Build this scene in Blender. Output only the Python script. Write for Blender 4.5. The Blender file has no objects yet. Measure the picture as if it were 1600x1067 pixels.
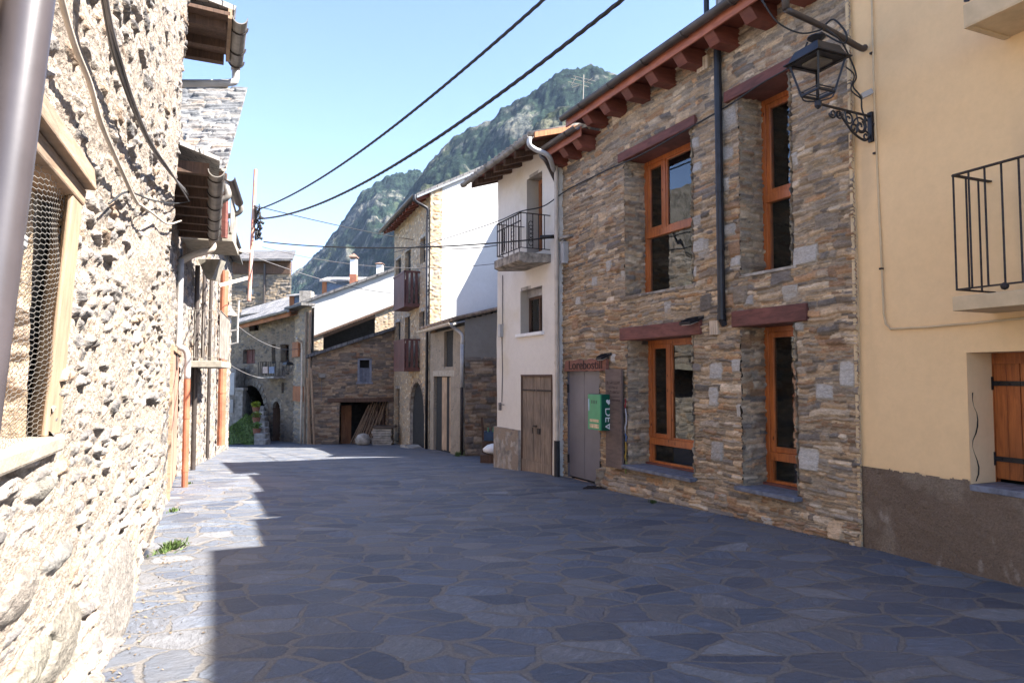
import bpy, math, random
import numpy as np
from mathutils import Vector
R=math.radians
C=bpy.context.scene.collection
S=bpy.context.scene
# ---------------------------------------------------------------- camera, sky, sun, exposure
HAZE=0.00005
E=1.5                                    # eye height above the near paving
PITCH=2.92
cd=bpy.data.cameras.new('camera'); cam=bpy.data.objects.new('camera',cd); C.objects.link(cam)
cam.location=(0,0,E); cam.rotation_euler=(R(90+PITCH),0,0)
cd.sensor_width=36; cd.lens=24.0; cd.clip_start=.05; cd.clip_end=9000
S.camera=cam
SUN=Vector((.92,-.23,1.0)).normalized()
SEL=math.asin(SUN.z)
W=bpy.data.worlds.new('World'); S.world=W; W.use_nodes=True
wn=W.node_tree.nodes; wl=W.node_tree.links
bg=wn['Background']; sky=wn.new('ShaderNodeTexSky'); sky.sky_type='NISHITA'; sky.sun_disc=False
sky.sun_elevation=SEL; sky.sun_rotation=math.atan2(SUN.x,SUN.y); sky.altitude=1000; sky.air_density=1.0; sky.dust_density=.4; sky.ozone_density=3.0
tn_=wn.new('ShaderNodeMix'); tn_.data_type='RGBA'; tn_.blend_type='MULTIPLY'; tn_.inputs[0].default_value=1; tn_.inputs[7].default_value=(.98,.905,.95,1); wl.new(sky.outputs[0],tn_.inputs[6]); wl.new(tn_.outputs[2],bg.inputs[0]); bg.inputs[1].default_value=.085
sd=bpy.data.lights.new('sun','SUN'); sun=bpy.data.objects.new('sun',sd); C.objects.link(sun)
sd.energy=5.0; sd.angle=R(.55); sd.color=(1,.95,.88)
sun.rotation_euler=SUN.to_track_quat('Z','Y').to_euler(); sun.location=(0,0,40)
S.view_settings.view_transform='Standard'; S.view_settings.look='None'; S.view_settings.gamma=1
S.view_settings.exposure=2.42
S.render.engine='CYCLES'
# ---------------------------------------------------------------- helpers
th=R(PITCH)
def ray(px,py):
    x=(px-800)/1067; z=(533.5-py)/1067
    return Vector((x, math.cos(th)-z*math.sin(th), math.sin(th)+z*math.cos(th)))
def at(px,py,Y):
    r=ray(px,py); k=Y/r.y
    return Vector((r.x*k,Y,E+r.z*k))
_gy=[-8,0,6.5,11.6,14,22,27.4,32,60]; _gh=[1.46,1.48,1.60,1.69,1.84,2.32,2.67,2.88,3.4]
def gz(Y): return E-float(np.interp(Y,_gy,_gh))
def gnd(px,py):
    r=ray(px,py); Y=10.
    for _ in range(60): Y=.5*Y+.5*(gz(Y)-E)/r.z*r.y
    return at(px,py,Y)
class F:
    """vertical frame: u along, w outward, z up"""
    def __init__(s,A,B,side=-1):
        s.A=Vector((A[0],A[1])); s.B=Vector((B[0],B[1])); d=s.B-s.A; s.L=d.length; s.t=d/s.L
        n=Vector((-s.t.y,s.t.x))
        s.n=n if side>0 else -n
    def P(s,u,w,z):
        p=s.A+s.t*u+s.n*w; return Vector((p.x,p.y,z))
    def hit(s,px,py,w=0):
        r=ray(px,py); O=s.A+s.n*w
        # r.xy*k = O + t*u
        det=r.x*(-s.t.y)+s.t.x*r.y
        k=(O.x*(-s.t.y)+s.t.x*O.y)/det
        u=(Vector((r.x*k,r.y*k))-O).dot(s.t)
        return u,E+r.z*k
    def hu(s,px,py=588,w=0): return s.hit(px,py,w)[0]
    def hz(s,px,py,w=0): return s.hit(px,py,w)[1]
class MB:
    def __init__(s): s.v=[]; s.f=[]
    def add(s,vs,fs):
        b=len(s.v); s.v+= [tuple(x) for x in vs]; s.f+=[tuple(i+b for i in f) for f in fs]; return s
    def hexa(s,p):   # 8 pts: bottom 4, top 4
        return s.add(p,[(0,3,2,1),(4,5,6,7),(0,1,5,4),(1,2,6,5),(2,3,7,6),(3,0,4,7)])
    def fbox(s,Fr,u0,u1,w0,w1,z0,z1):
        P=Fr.P
        return s.hexa([P(u0,w0,z0),P(u1,w0,z0),P(u1,w1,z0),P(u0,w1,z0),P(u0,w0,z1),P(u1,w0,z1),P(u1,w1,z1),P(u0,w1,z1)])
    def box(s,x0,x1,y0,y1,z0,z1):
        return s.hexa([(x0,y0,z0),(x1,y0,z0),(x1,y1,z0),(x0,y1,z0),(x0,y0,z1),(x1,y0,z1),(x1,y1,z1),(x0,y1,z1)])
    def extr(s,pts,vec):
        n=len(pts); vec=Vector(vec)
        vs=[Vector(p) for p in pts]+[Vector(p)+vec for p in pts]
        return s.add(vs,[tuple(range(n))[::-1],tuple(range(n,2*n))]+[(i,(i+1)%n,(i+1)%n+n,i+n) for i in range(n)])
    def bar(s,a,b,wd,ht,up=(0,0,1)):
        a=Vector(a);b=Vector(b);d=(b-a).normalized(); x=d.cross(Vector(up)); 
        if x.length<1e-4: x=d.cross(Vector((1,0,0)))
        x.normalize(); y=x.cross(d); x=x*wd/2; y=y*ht/2
        return s.hexa([a-x-y,a+x-y,b+x-y,b-x-y,a-x+y,a+x+y,b+x+y,b-x+y])
    def tube(s,pts,r,n=8,r2=None,cap=True):
        pts=[Vector(p) for p in pts]; m=len(pts); vs=[]; fs=[]
        d0=(pts[1]-pts[0]).normalized(); x=d0.cross(Vector((0,0,1)))
        if x.length<1e-3: x=Vector((1,0,0))
        x.normalize()
        for i,p in enumerate(pts):
            d=((pts[min(i+1,m-1)]-p).normalized() if i<m-1 else Vector())+((p-pts[i-1]).normalized() if i>0 else Vector())
            if d.length<1e-6: d=d0
            d.normalize(); x=(x-d*x.dot(d)).normalized(); y=d.cross(x)
            rr=r if r2 is None else r+(r2-r)*i/(m-1)
            if isinstance(r,(list,tuple)): rr=r[i]
            for k in range(n):
                a=2*math.pi*k/n; vs.append(p+x*math.cos(a)*rr+y*math.sin(a)*rr)
        for i in range(m-1):
            for k in range(n): fs.append((i*n+k,i*n+(k+1)%n,(i+1)*n+(k+1)%n,(i+1)*n+k))
        if cap: fs+= [tuple(range(n))[::-1],tuple((m-1)*n+k for k in range(n))]
        return s.add(vs,fs)
    def lathe(s,c,prof,n=16,rot=0):   # prof [(r,z)]
        vs=[];fs=[]
        for r,z in prof:
            for k in range(n):
                a=2*math.pi*k/n+rot; vs.append((c[0]+r*math.cos(a),c[1]+r*math.sin(a),c[2]+z))
        for i in range(len(prof)-1):
            for k in range(n): fs.append((i*n+k,i*n+(k+1)%n,(i+1)*n+(k+1)%n,(i+1)*n+k))
        fs+=[tuple(range(n))[::-1],tuple((len(prof)-1)*n+k for k in range(n))]
        return s.add(vs,fs)
    def gutter(s,a,b,r,n=8):
        """half round channel from a to b"""
        a=Vector(a);b=Vector(b);d=(b-a).normalized(); x=d.cross(Vector((0,0,1))).normalized()
        vs=[];fs=[]
        for p in (a,b):
            for rr in (r,r*.88):
                for k in range(n+1):
                    an=math.pi*k/n; vs.append(p+x*math.cos(an)*rr-Vector((0,0,1))*math.sin(an)*rr)
        m=n+1
        for k in range(n):
            fs.append((k,k+1,2*m+k+1,2*m+k)); fs.append((m+k,3*m+k,3*m+k+1,m+k+1))
            fs.append((k,m+k,m+k+1,k+1)); fs.append((2*m+k,2*m+k+1,3*m+k+1,3*m+k))
        fs.append((0,2*m,3*m,m)); fs.append((n,m+n,3*m+n,2*m+n))
        return s.add(vs,fs)
    def build(s,name,mat,parent=None,bevel=0,smooth=False,loc=None):
        o=Vector((0,0,0))
        if parent is not None: o=Vector(parent['_o'])
        elif loc is not None: o=Vector(loc)
        elif s.v:
            a=np.array(s.v); o=Vector(((a[:,0].min()+a[:,0].max())/2,(a[:,1].min()+a[:,1].max())/2,a[:,2].min()))
        me=bpy.data.meshes.new(name); me.from_pydata([tuple(Vector(v)-o) for v in s.v],[],s.f); me.update()
        if smooth: me.polygons.foreach_set('use_smooth',[True]*len(me.polygons))
        return finish(name,me,mat,parent,o,bevel)
def finish(name,me,mat,parent,o,bevel=0):
    if mat: me.materials.append(mat)
    ob=bpy.data.objects.new(name,me); C.objects.link(ob); ob['_o']=tuple(o)
    if parent is not None: ob.parent=parent
    else: ob.location=o
    if bevel:
        m=ob.modifiers.new('bevel','BEVEL'); m.width=bevel; m.segments=2; m.limit_method='ANGLE'; m.angle_limit=R(40)
    return ob
def tag(o,label,cat,group=None,kind=None):
    if label: o['label']=label
    if cat: o['category']=cat
    if group: o['group']=group
    if kind: o['kind']=kind
    return o
def thing(name,label,cat,loc,group=None):
    o=bpy.data.objects.new(name,None); C.objects.link(o); o.location=loc; o['_o']=tuple(loc)
    return tag(o,label,cat,group)
# ---------------------------------------------------------------- materials
def nodes(name):
    m=bpy.data.materials.new(name); m.use_nodes=True; nt=m.node_tree; return m,nt.nodes,nt.links,nt.nodes['Principled BSDF']
def noise(N,L,scale,detail=4,vec=None,dist=0,rough=.6,sc=(1,1,1)):
    n=N.new('ShaderNodeTexNoise'); n.inputs['Scale'].default_value=scale; n.inputs['Detail'].default_value=detail; n.inputs['Distortion'].default_value=dist; n.inputs['Roughness'].default_value=rough
    if vec is None:
        tc=N.new('ShaderNodeTexCoord'); mp=N.new('ShaderNodeMapping'); mp.inputs['Scale'].default_value=sc; L.new(tc.outputs['Object'],mp.inputs[0]); vec=mp.outputs[0]
    L.new(vec,n.inputs[0]); return n
def ramp(N,L,src,stops):
    r=N.new('ShaderNodeValToRGB'); e=r.color_ramp.elements
    while len(e)<len(stops): e.new(.5)
    for i,(p,c) in enumerate(stops): e[i].position=p; e[i].color=(*c,1) if len(c)==3 else c
    L.new(src,r.inputs[0]); return r
def mixc(N,L,a,b,f,mode='MULTIPLY'):
    m=N.new('ShaderNodeMix'); m.data_type='RGBA'; m.blend_type=mode
    for s,i in ((f,0),(a,6),(b,7)):
        if isinstance(s,(int,float)): m.inputs[i].default_value=s
        elif isinstance(s,tuple): m.inputs[i].default_value=(*s,1)
        else: L.new(s,m.inputs[i])
    return m.outputs[2]
def bump(N,L,h,st,dist=.01,nrm=None):
    b=N.new('ShaderNodeBump'); b.inputs['Strength'].default_value=st; b.inputs['Distance'].default_value=dist; L.new(h,b.inputs['Height'])
    if nrm: L.new(nrm,b.inputs['Normal'])
    return b.outputs[0]
def m_col(name,rough=.9,bs=35,bd=.006,var=.35,spec=.3,sc=(1,1,1)):
    """uses the per-stone colour attribute"""
    m,N,L,b=nodes(name); a=N.new('ShaderNodeAttribute'); a.attribute_name='Col'
    n=noise(N,L,bs,6,sc=sc); n2=noise(N,L,bs*3.1,3)
    r=ramp(N,L,n.outputs[0],[(.25,(1-var,)*3),(.75,(1+var*.6,)*3)])
    r2=ramp(N,L,n2.outputs[0],[(.3,(1-.4*var,)*3),(.7,(1+.3*var,)*3)])
    c=mixc(N,L,a.outputs[0],r.outputs[0],1.); c=mixc(N,L,c,r2.outputs[0],1.)
    L.new(c,b.inputs['Base Color']); b.inputs['Roughness'].default_value=rough; b.inputs['Specular IOR Level'].default_value=spec
    L.new(bump(N,L,n.outputs[0],.8,bd),b.inputs['Normal']); return m
def m_plain(name,col,rough=.6,metal=0,var=.2,scale=8,bd=.002,col2=None,spec=.5,sc=(1,1,1),coat=0,edge=(.35,.65)):
    m,N,L,b=nodes(name); n=noise(N,L,scale,6,sc=sc)
    c2=col2 or tuple(c*(1-var*1.6) for c in col)
    r=ramp(N,L,n.outputs[0],[(edge[0],c2),(edge[1],tuple(c*(1+var*.3) for c in col))])
    L.new(r.outputs[0],b.inputs['Base Color']); b.inputs['Roughness'].default_value=rough; b.inputs['Metallic'].default_value=metal; b.inputs['Specular IOR Level'].default_value=spec
    if coat: b.inputs['Coat Weight'].default_value=coat
    if bd:
        n2=noise(N,L,scale*6,4,sc=sc); L.new(bump(N,L,n2.outputs[0],.6,bd),b.inputs['Normal'])
    return m
def m_wood(name,c1,c2,rough=.7,sc=(6,6,.5),scale=6,bd=.003,plank=None,knots=False,coat=0):
    """grain along local z unless sc says otherwise"""
    m,N,L,b=nodes(name); n=noise(N,L,scale,8,dist=.6,sc=sc,rough=.65); n3=noise(N,L,1.6,3)
    r=ramp(N,L,n.outputs[0],[(.3,c2),(.62,c1)]); r3=ramp(N,L,n3.outputs[0],[(.35,(.7,.7,.72)),(.65,(1.12,1.08,1.05))])
    c=mixc(N,L,r.outputs[0],r3.outputs[0],1.)
    if knots:
        v=N.new('ShaderNodeTexVoronoi'); v.inputs['Scale'].default_value=9; tc=N.new('ShaderNodeTexCoord'); mp=N.new('ShaderNodeMapping'); mp.inputs['Scale'].default_value=(1,1,.45); L.new(tc.outputs['Object'],mp.inputs[0]); L.new(mp.outputs[0],v.inputs[0])
        k=ramp(N,L,v.outputs['Distance'],[(.06,(.25,.16,.1)),(.13,(1,1,1))]); c=mixc(N,L,c,k.outputs[0],1.)
    L.new(c,b.inputs['Base Color']); b.inputs['Roughness'].default_value=rough
    if coat: b.inputs['Coat Weight'].default_value=coat; b.inputs['Coat Roughness'].default_value=.25
    L.new(bump(N,L,n.outputs[0],.7,bd),b.inputs['Normal']); return m
def m_glass(name,tint=(.9,.95,.93)):
    m,N,L,b=nodes(name); N.remove(b); out=[x for x in N if x.type=='OUTPUT_MATERIAL'][0]
    t=N.new('ShaderNodeBsdfTransparent'); t.inputs[0].default_value=(*tint,1); g=N.new('ShaderNodeBsdfGlossy'); g.inputs['Roughness'].default_value=.0; g.inputs[0].default_value=(.92,.95,.96,1)
    fr=N.new('ShaderNodeFresnel'); fr.inputs[0].default_value=1.9
    nz=noise(N,L,1.3,2); L.new(bump(N,L,nz.outputs[0],.25,.02),g.inputs['Normal'])
    mx=N.new('ShaderNodeMixShader'); L.new(fr.outputs[0],mx.inputs[0]); L.new(t.outputs[0],mx.inputs[1]); L.new(g.outputs[0],mx.inputs[2]); L.new(mx.outputs[0],out.inputs[0]); return m
def m_slate(name,c1,c2,c3,scale=3.2,rough=.75):
    """roof slates: staggered courses"""
    m,N,L,b=nodes(name); tc=N.new('ShaderNodeTexCoord'); br=N.new('ShaderNodeTexBrick')
    br.inputs['Scale'].default_value=scale; br.inputs['Mortar Size'].default_value=.012; br.inputs['Color1'].default_value=(*c1,1); br.inputs['Color2'].default_value=(*c2,1); br.inputs['Mortar'].default_value=(.02,.02,.02,1); br.inputs['Bias'].default_value=0
    nz=noise(N,L,6,3,vec=tc.outputs['Object']); ad=N.new('ShaderNodeVectorMath'); ad.operation='MULTIPLY_ADD'; L.new(nz.outputs['Color'],ad.inputs[0]); ad.inputs[1].default_value=(.06,.06,.06); L.new(tc.outputs['Object'],ad.inputs[2]); L.new(ad.outputs[0],br.inputs[0])
    n2=noise(N,L,2.5,5); r=ramp(N,L,n2.outputs[0],[(.35,(.6,.6,.6)),(.65,(1.2,1.15,1.1))]); c=mixc(N,L,br.outputs[0],r.outputs[0],1.)
    L.new(c,b.inputs['Base Color']); b.inputs['Roughness'].default_value=rough
    iv=N.new('ShaderNodeMath'); iv.operation='SUBTRACT'; iv.inputs[0].default_value=1; L.new(br.outputs['Fac'],iv.inputs[1]); L.new(bump(N,L,iv.outputs[0],.9,.015),b.inputs['Normal']); return m
M={}
M['stone']=m_col('schist_stone',bs=30,bd=.008,sc=(1,1,2.6))
M['rubble']=m_col('limewashed_rubble',bs=26,bd=.03,var=.5,sc=(1,1,1.5))
M['plaster']=m_col('plaster_wall',bs=9,bd=.0025,var=.05)
M['roughcast']=m_col('roughcast_render',bs=60,bd=.02,var=.35)
M['pine']=m_wood('varnished_pine',(.47,.145,.036),(.27,.065,.015),rough=.4,knots=True,coat=.3)
M['pine_door']=m_wood('pine_board_shutter',(.42,.13,.03),(.20,.05,.012),rough=.5,knots=True)
M['redbeam']=m_wood('red_brown_stained_beam',(.185,.066,.05),(.085,.027,.021),rough=.75,sc=(1,1,5),scale=5)
M['redpaint']=m_wood('salmon_fascia_board',(.46,.16,.09),(.28,.085,.05),rough=.6,sc=(1,1,4),scale=4)
M['rafter']=m_wood('stained_rafter',(.20,.058,.036),(.12,.03,.02),rough=.6,sc=(1,1,4))
M['oldwood']=m_wood('weathered_grey_planks',(.30,.235,.175),(.12,.09,.065),rough=.9,scale=7,bd=.008)
M['darkwood']=m_wood('dark_brown_timber',(.13,.075,.048),(.06,.034,.022),rough=.85,bd=.005)
M['frame_old']=m_wood('sunbleached_timber',(.36,.255,.17),(.22,.145,.09),rough=.9,sc=(1,1,6),bd=.006)
M['orangewood']=m_wood('orange_brown_boards',(.42,.17,.07),(.22,.08,.03),rough=.8)
M['paleplank']=m_wood('pale_plank_door_boards',(.5,.37,.25),(.28,.18,.11),rough=.9)
M['glass']=m_glass('window_glass')
M['dark']=m_plain('dark_interior',(.02,.018,.016),.9,var=.3,bd=0)
M['room']=m_plain('dim_room',(.06,.05,.042),.9,var=.3,bd=0)
M['gutter']=m_plain('brown_metal_gutter',(.085,.068,.06),.45,.3,var=.25,scale=3)
M['zinc']=m_plain('weathered_zinc_gutter',(.25,.225,.195),.55,.2,var=.3,scale=4)
M['black']=m_plain('black_painted_iron',(.025,.025,.03),.45,.3,var=.3,bd=.001)
M['iron']=m_plain('rusty_dark_iron',(.05,.038,.034),.7,.4,var=.4,scale=20)
M['pvc']=m_plain('grey_white_plastic_pipe',(.42,.41,.40),.4,var=.15,scale=3)
M['beigepipe']=m_plain('beige_pipe',(.55,.47,.38),.55,var=.2,scale=4)
M['terracotta']=m_plain('terracotta_painted_pipe',(.42,.15,.08),.55,var=.25,scale=4)
M['brownpipe']=m_plain('brown_plastic_downpipe',(.062,.052,.055),.38,var=.2,scale=3,bd=.0005,spec=.6)
M['cable']=m_plain('black_rubber_cable',(.02,.02,.02),.6,var=.2,bd=.001)
M['greycable']=m_plain('grey_cable',(.16,.15,.15),.6,var=.2,bd=0)
M['slate']=m_slate('slate_roof',(.10,.10,.11),(.16,.155,.15),(.1,.1,.1))
M['slatepale']=m_slate('lichen_slate_roof',(.22,.22,.23),(.32,.31,.30),(.1,.1,.1))
M['sill']=m_plain('blue_grey_slate_sill',(.16,.175,.22),.7,var=.3,scale=12,bd=.006)
M['concrete']=m_plain('old_concrete',(.40,.36,.31),.9,var=.35,scale=5,bd=.01)
M['greydoor']=m_plain('grey_painted_metal_door',(.155,.150,.175),.42,.2,var=.12,scale=2,bd=.0006)
M['green']=m_plain('green_cabinet_paint',(.03,.30,.13),.35,var=.1,bd=0)
M['dgreen']=m_plain('dark_green_cabinet_side',(.0,.085,.05),.4,var=.1,bd=0)
M['white']=m_plain('white_paint',(.78,.78,.76),.5,var=.08,bd=0)
M['signtxt']=m_plain('dark_carved_letters',(.035,.015,.012),.8,var=.2,bd=0)
M['beam_sign']=m_wood('reddish_carved_board',(.26,.115,.08),(.16,.06,.045),rough=.8,sc=(1,1,6))
M['board']=m_wood('grey_brown_menu_board',(.17,.125,.105),(.10,.07,.06),rough=.75,sc=(1,1,5),scale=4)
M['ceramic']=m_plain('cream_ceramic_vent',(.58,.46,.34),.6,var=.12,bd=.001)
M['leaf']=m_plain('green_leaves',(.17,.26,.05),.6,var=.5,scale=9,bd=0)
M['weed']=m_plain('small_weed_leaves',(.10,.16,.035),.7,var=.5,scale=30,bd=0)
M['pot']=m_plain('clay_pot',(.32,.13,.08),.8,var=.2)
M['rust']=m_plain('faded_red_and_white_pole',(.55,.24,.17),.7,var=.0,scale=7,col2=(.42,.30,.26),bd=.002,edge=(.45,.55))
M['shutterblue']=m_plain('blue_grey_panel',(.12,.17,.25),.5,var=.2)
M['brownshutter']=m_wood('red_brown_balcony_boards',(.13,.05,.04),(.075,.026,.02),rough=.6)
# ---------------------------------------------------------------- numpy stone walls
def hsh(i,j,s):
    i=np.asarray(i).astype(np.int64); j=np.asarray(j).astype(np.int64)
    n=(i*374761393+j*668265263+s*974634777)&0xffffffff
    n=((n^(n>>13))*1274126177)&0xffffffff; n=((n^(n>>15))*2246822519)&0xffffffff
    return ((n^(n>>16))&0xffffff)/float(0xffffff)
def vn(x,y,s):
    xi=np.floor(x);yi=np.floor(y);fx=x-xi;fy=y-yi;fx=fx*fx*(3-2*fx);fy=fy*fy*(3-2*fy)
    a=hsh(xi,yi,s);b=hsh(xi+1,yi,s);c=hsh(xi,yi+1,s);d=hsh(xi+1,yi+1,s)
    return (a*(1-fx)+b*fx)*(1-fy)+(c*(1-fx)+d*fx)*fy
def fbm(x,y,s,o=4,g=.5):
    r=0;a=1;t=0
    for k in range(o): r=r+a*vn(x*2**k+k*17.3,y*2**k+k*9.1,s+k*31); t+=a; a*=g
    return r/t
def sst(e,a,b):
    t=np.clip((e-a)/(b-a),0,1); return t*t*(3-2*t)
def pal(ids,P,s):
    cols=np.array([c for c,w in P]); ws=np.array([w for c,w in P],float); cs=np.cumsum(ws/ws.sum())
    k=np.searchsorted(cs,hsh(ids,ids*7+3,s)); k=np.clip(k,0,len(P)-1)
    return cols[k]*(.78+.44*hsh(ids,ids*3+11,s+5))[...,None]
def rows(u,v,p,s):
    rng=np.random.default_rng(s); h0,h1=p['rowh']; l0,l1=p['len']; w=p['warp']
    uu=u+w*.8*(fbm(u*1.7,v*3,s+1)-.5)+.035*(fbm(u*7,v*11,s+21)-.5); vv=v+w*2*(fbm(u*.9,v*.8,s+2)-.5)+.03*(fbm(u*5,v*4,s+3,3)-.5)+.012*(fbm(u*24,v*20,s+4,2)-.5)
    lo,hi=vv.min()-.3,vv.max()+.3; ed=[lo]
    while ed[-1]<hi: ed.append(ed[-1]+h0+(h1-h0)*rng.random()**1.5)
    ed=np.array(ed); r=np.clip(np.searchsorted(ed,vv)-1,0,len(ed)-2); y0=ed[r];y1=ed[r+1]
    x0=np.zeros_like(u);x1=np.zeros_like(u);idd=np.zeros(u.shape,np.int64)
    ulo,uhi=uu.min()-.6,uu.max()+.6
    for k in range(len(ed)-1):
        m=(r==k)
        if not m.any(): continue
        hh=ed[k+1]-ed[k]; xs=[ulo-rng.random()*.4]
        while xs[-1]<uhi: xs.append(xs[-1]+(l0+(l1-l0)*rng.random()**1.8)*(.7+.5*hh/h1))
        xs=np.array(xs); um=uu[m]+(rng.random()-.5)*1.0*(vv[m]-ed[k]); j=np.clip(np.searchsorted(xs,um)-1,0,len(xs)-2)
        x0[m]=xs[j]-um+uu[m]; x1[m]=xs[j+1]-um+uu[m]; idd[m]=k*1000+j
    sp=(hsh(idd,idd,s+9)<p.get('split',.3))&((y1-y0)>h0*1.25)
    ym=y0+(y1-y0)*(.35+.3*hsh(idd,idd*5,s+8)); up=sp&(vv>ym); dn=sp&(vv<=ym)
    y0=np.where(up,ym,y0); y1=np.where(dn,ym,y1); idd=np.where(up,idd+500,idd)
    # merge: some stones run over two rows is left to the big blocks
    dx=np.minimum(uu-x0,x1-uu); dy=np.minimum(vv-y0,y1-vv); lx=(uu-(x0+x1)/2);ly=(vv-(y0+y1)/2)
    bl=list(p.get('blocks',[])); nb=int(p.get('big',0)*(u.max()-u.min())*(v.max()-v.min()))
    for q in range(nb):
        bw=rng.uniform(*p.get('bw',(.16,.38))); bh=rng.uniform(*p.get('bh',(.10,.24))); bl.append((rng.uniform(u.min(),u.max()),rng.uniform(v.min(),v.max()),bw,bh,0))
    forced=np.zeros(u.shape)
    for q,(cx,cy,bw,bh,ty) in enumerate(bl):
        ang=(rng.random()-.5)*.25*(0 if ty else 1); a=uu-cx if not ty else u-cx+.012*(fbm(u*9,v*9,s+q,2)-.5); b=vv-cy if not ty else v-cy+.012*(fbm(u*9+5,v*9,s+q,2)-.5)
        b=b+a*ang; ex=bw/2-np.abs(a)+ (0 if ty else .25*b*(rng.random()-.5)); ey=bh/2-np.abs(b); ins=(ex>-.006)&(ey>-.006)
        dx=np.where(ins,ex,dx);dy=np.where(ins,ey,dy);idd=np.where(ins,900000+q*13,idd);lx=np.where(ins,a,lx);ly=np.where(ins,b,ly); forced=np.where(ins,ty,forced)
    dx=np.maximum(dx,0);dy=np.maximum(dy,0); e=np.minimum(dx,dy)*.45+.55*1.6*dx*dy/(dx+dy+1e-4)
    return e,idd,lx,ly,forced
def vor(u,v,p,s):
    sx,sy=p['cell']; w=p['warp']; uu=(u+w*2*(fbm(u*2,v*3,s+1)-.5))/sx; vv=(v+w*2*(fbm(u*1.3,v*2.2,s+2)-.5)+.02*(fbm(u*14,v*14,s+3,2)-.5))/sy
    ci=np.floor(uu);cj=np.floor(vv); f1=np.full(u.shape,9.);f2=np.full(u.shape,9.);idd=np.zeros(u.shape,np.int64);lx=np.zeros_like(u);ly=np.zeros_like(u)
    for a in (-1,0,1):
        for b in (-1,0,1):
            i=ci+a;j=cj+b; px=i+.5+.85*(hsh(i,j,s)-.5);py=j+.5+.85*(hsh(i,j,s+77)-.5); sc=.75+.5*hsh(i,j,s+99)
            X=uu-px;Y=vv-py; d=np.sqrt(X*X+Y*Y)*sc
            n=d<f1; f2=np.where(n,f1,np.minimum(f2,d)); f1=np.where(n,d,f1); idd=np.where(n,(i*7919+j*104729).astype(np.int64),idd); lx=np.where(n,X*sx,lx); ly=np.where(n,Y*sy,ly)
    return (f2-f1)*min(sx,sy)*.5,idd,lx,ly,np.zeros(u.shape)
def stones(u,v,p,s):
    e,idd,lx,ly,fo=(vor if 'cell' in p else rows)(u,v,p,s)
    jn=p.get('joint',.01); e=e-jn*(.4+.9*vn(u*13,v*13,s+40))
    st=sst(e,0,p.get('bw_',.02)); amp=p['amp']
    h1=hsh(idd,idd*3,s+50);t1=hsh(idd,idd*5,s+51)-.5;t2=hsh(idd,idd*7,s+52)-.5
    lay=fbm(u*9+idd%97,v*70,s+53,3)-.5
    H=st*(amp*(.35+.65*h1)+p.get('tilt',.25)*(t1*lx*.6+t2*ly*1.6)+amp*.55*(fbm(u*16,v*26,s+54,3)-.5)+p.get('lay',.006)*lay)
    ml=p.get('mort',(.002,.01)); mo=ml[0]+ml[1]*(fbm(u*2.2,v*2.6,s+60,3)-.25)+p.get('mn',.006)*(fbm(u*30,v*30,s+61,3)-.5)
    isst=sst(H-mo,-.0015,.003); Hh=np.maximum(H,mo)+p.get('wave',.02)*(fbm(u*.8,v*.8,s+62,3)-.5)
    c=pal(idd,p['pal'],s+3)*(1+.5*lay+.5*(fbm(u*11,v*16,s+66,3)-.5))[...,None]
    if 'fcol' in p: c=np.where((fo>0)[...,None],np.array(p['fcol'])*(.8+.35*hsh(idd,idd,s+70)+.3*lay)[...,None],c)
    mc=np.array(p['mortar'])*(.8+.45*fbm(u*6,v*6,s+63,4))[...,None]
    c=mc+(c-mc)*isst[...,None]
    if 'stain' in p:
        sc_,col=p['stain']; k=sst(fbm(u*sc_,v*sc_,s+80,4),.5,.7)[...,None]*.6; c=c*(1-k)+c*np.array(col)*k
    return Hh,c
def plast(u,v,p,s):
    H=p.get('wave',.02)*(fbm(u*.9,v*.9,s,3)-.5)+p.get('amp',.004)*(fbm(u*10,v*10,s+1,4)-.5)
    c=np.array(p['col'])*(1+p.get('cv',.14)*(fbm(u*1.3,v*1.1,s+2,5)-.5)*2)[...,None]
    if 'cols' in p:
        for q,(col,f,sx,sy,lo,hi,am) in enumerate(p['cols']):
            k=sst(fbm(u*f*sx,v*f*sy,s+90+q,5),lo,hi)[...,None]*am; c=c*(1-k)+np.array(col)*k
    return H,c
def grid1(a,b,br,res):
    pts=sorted({round(x,5) for x in [a,b]+[x for x in br if a<x<b]}); out=[a]
    for p,q in zip(pts[:-1],pts[1:]):
        r=res((p+q)/2) if callable(res) else res
        n=max(1,int(math.ceil((q-p)/r))); out+=list(np.linspace(p,q,n+1)[1:])
    return np.array(out)
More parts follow.
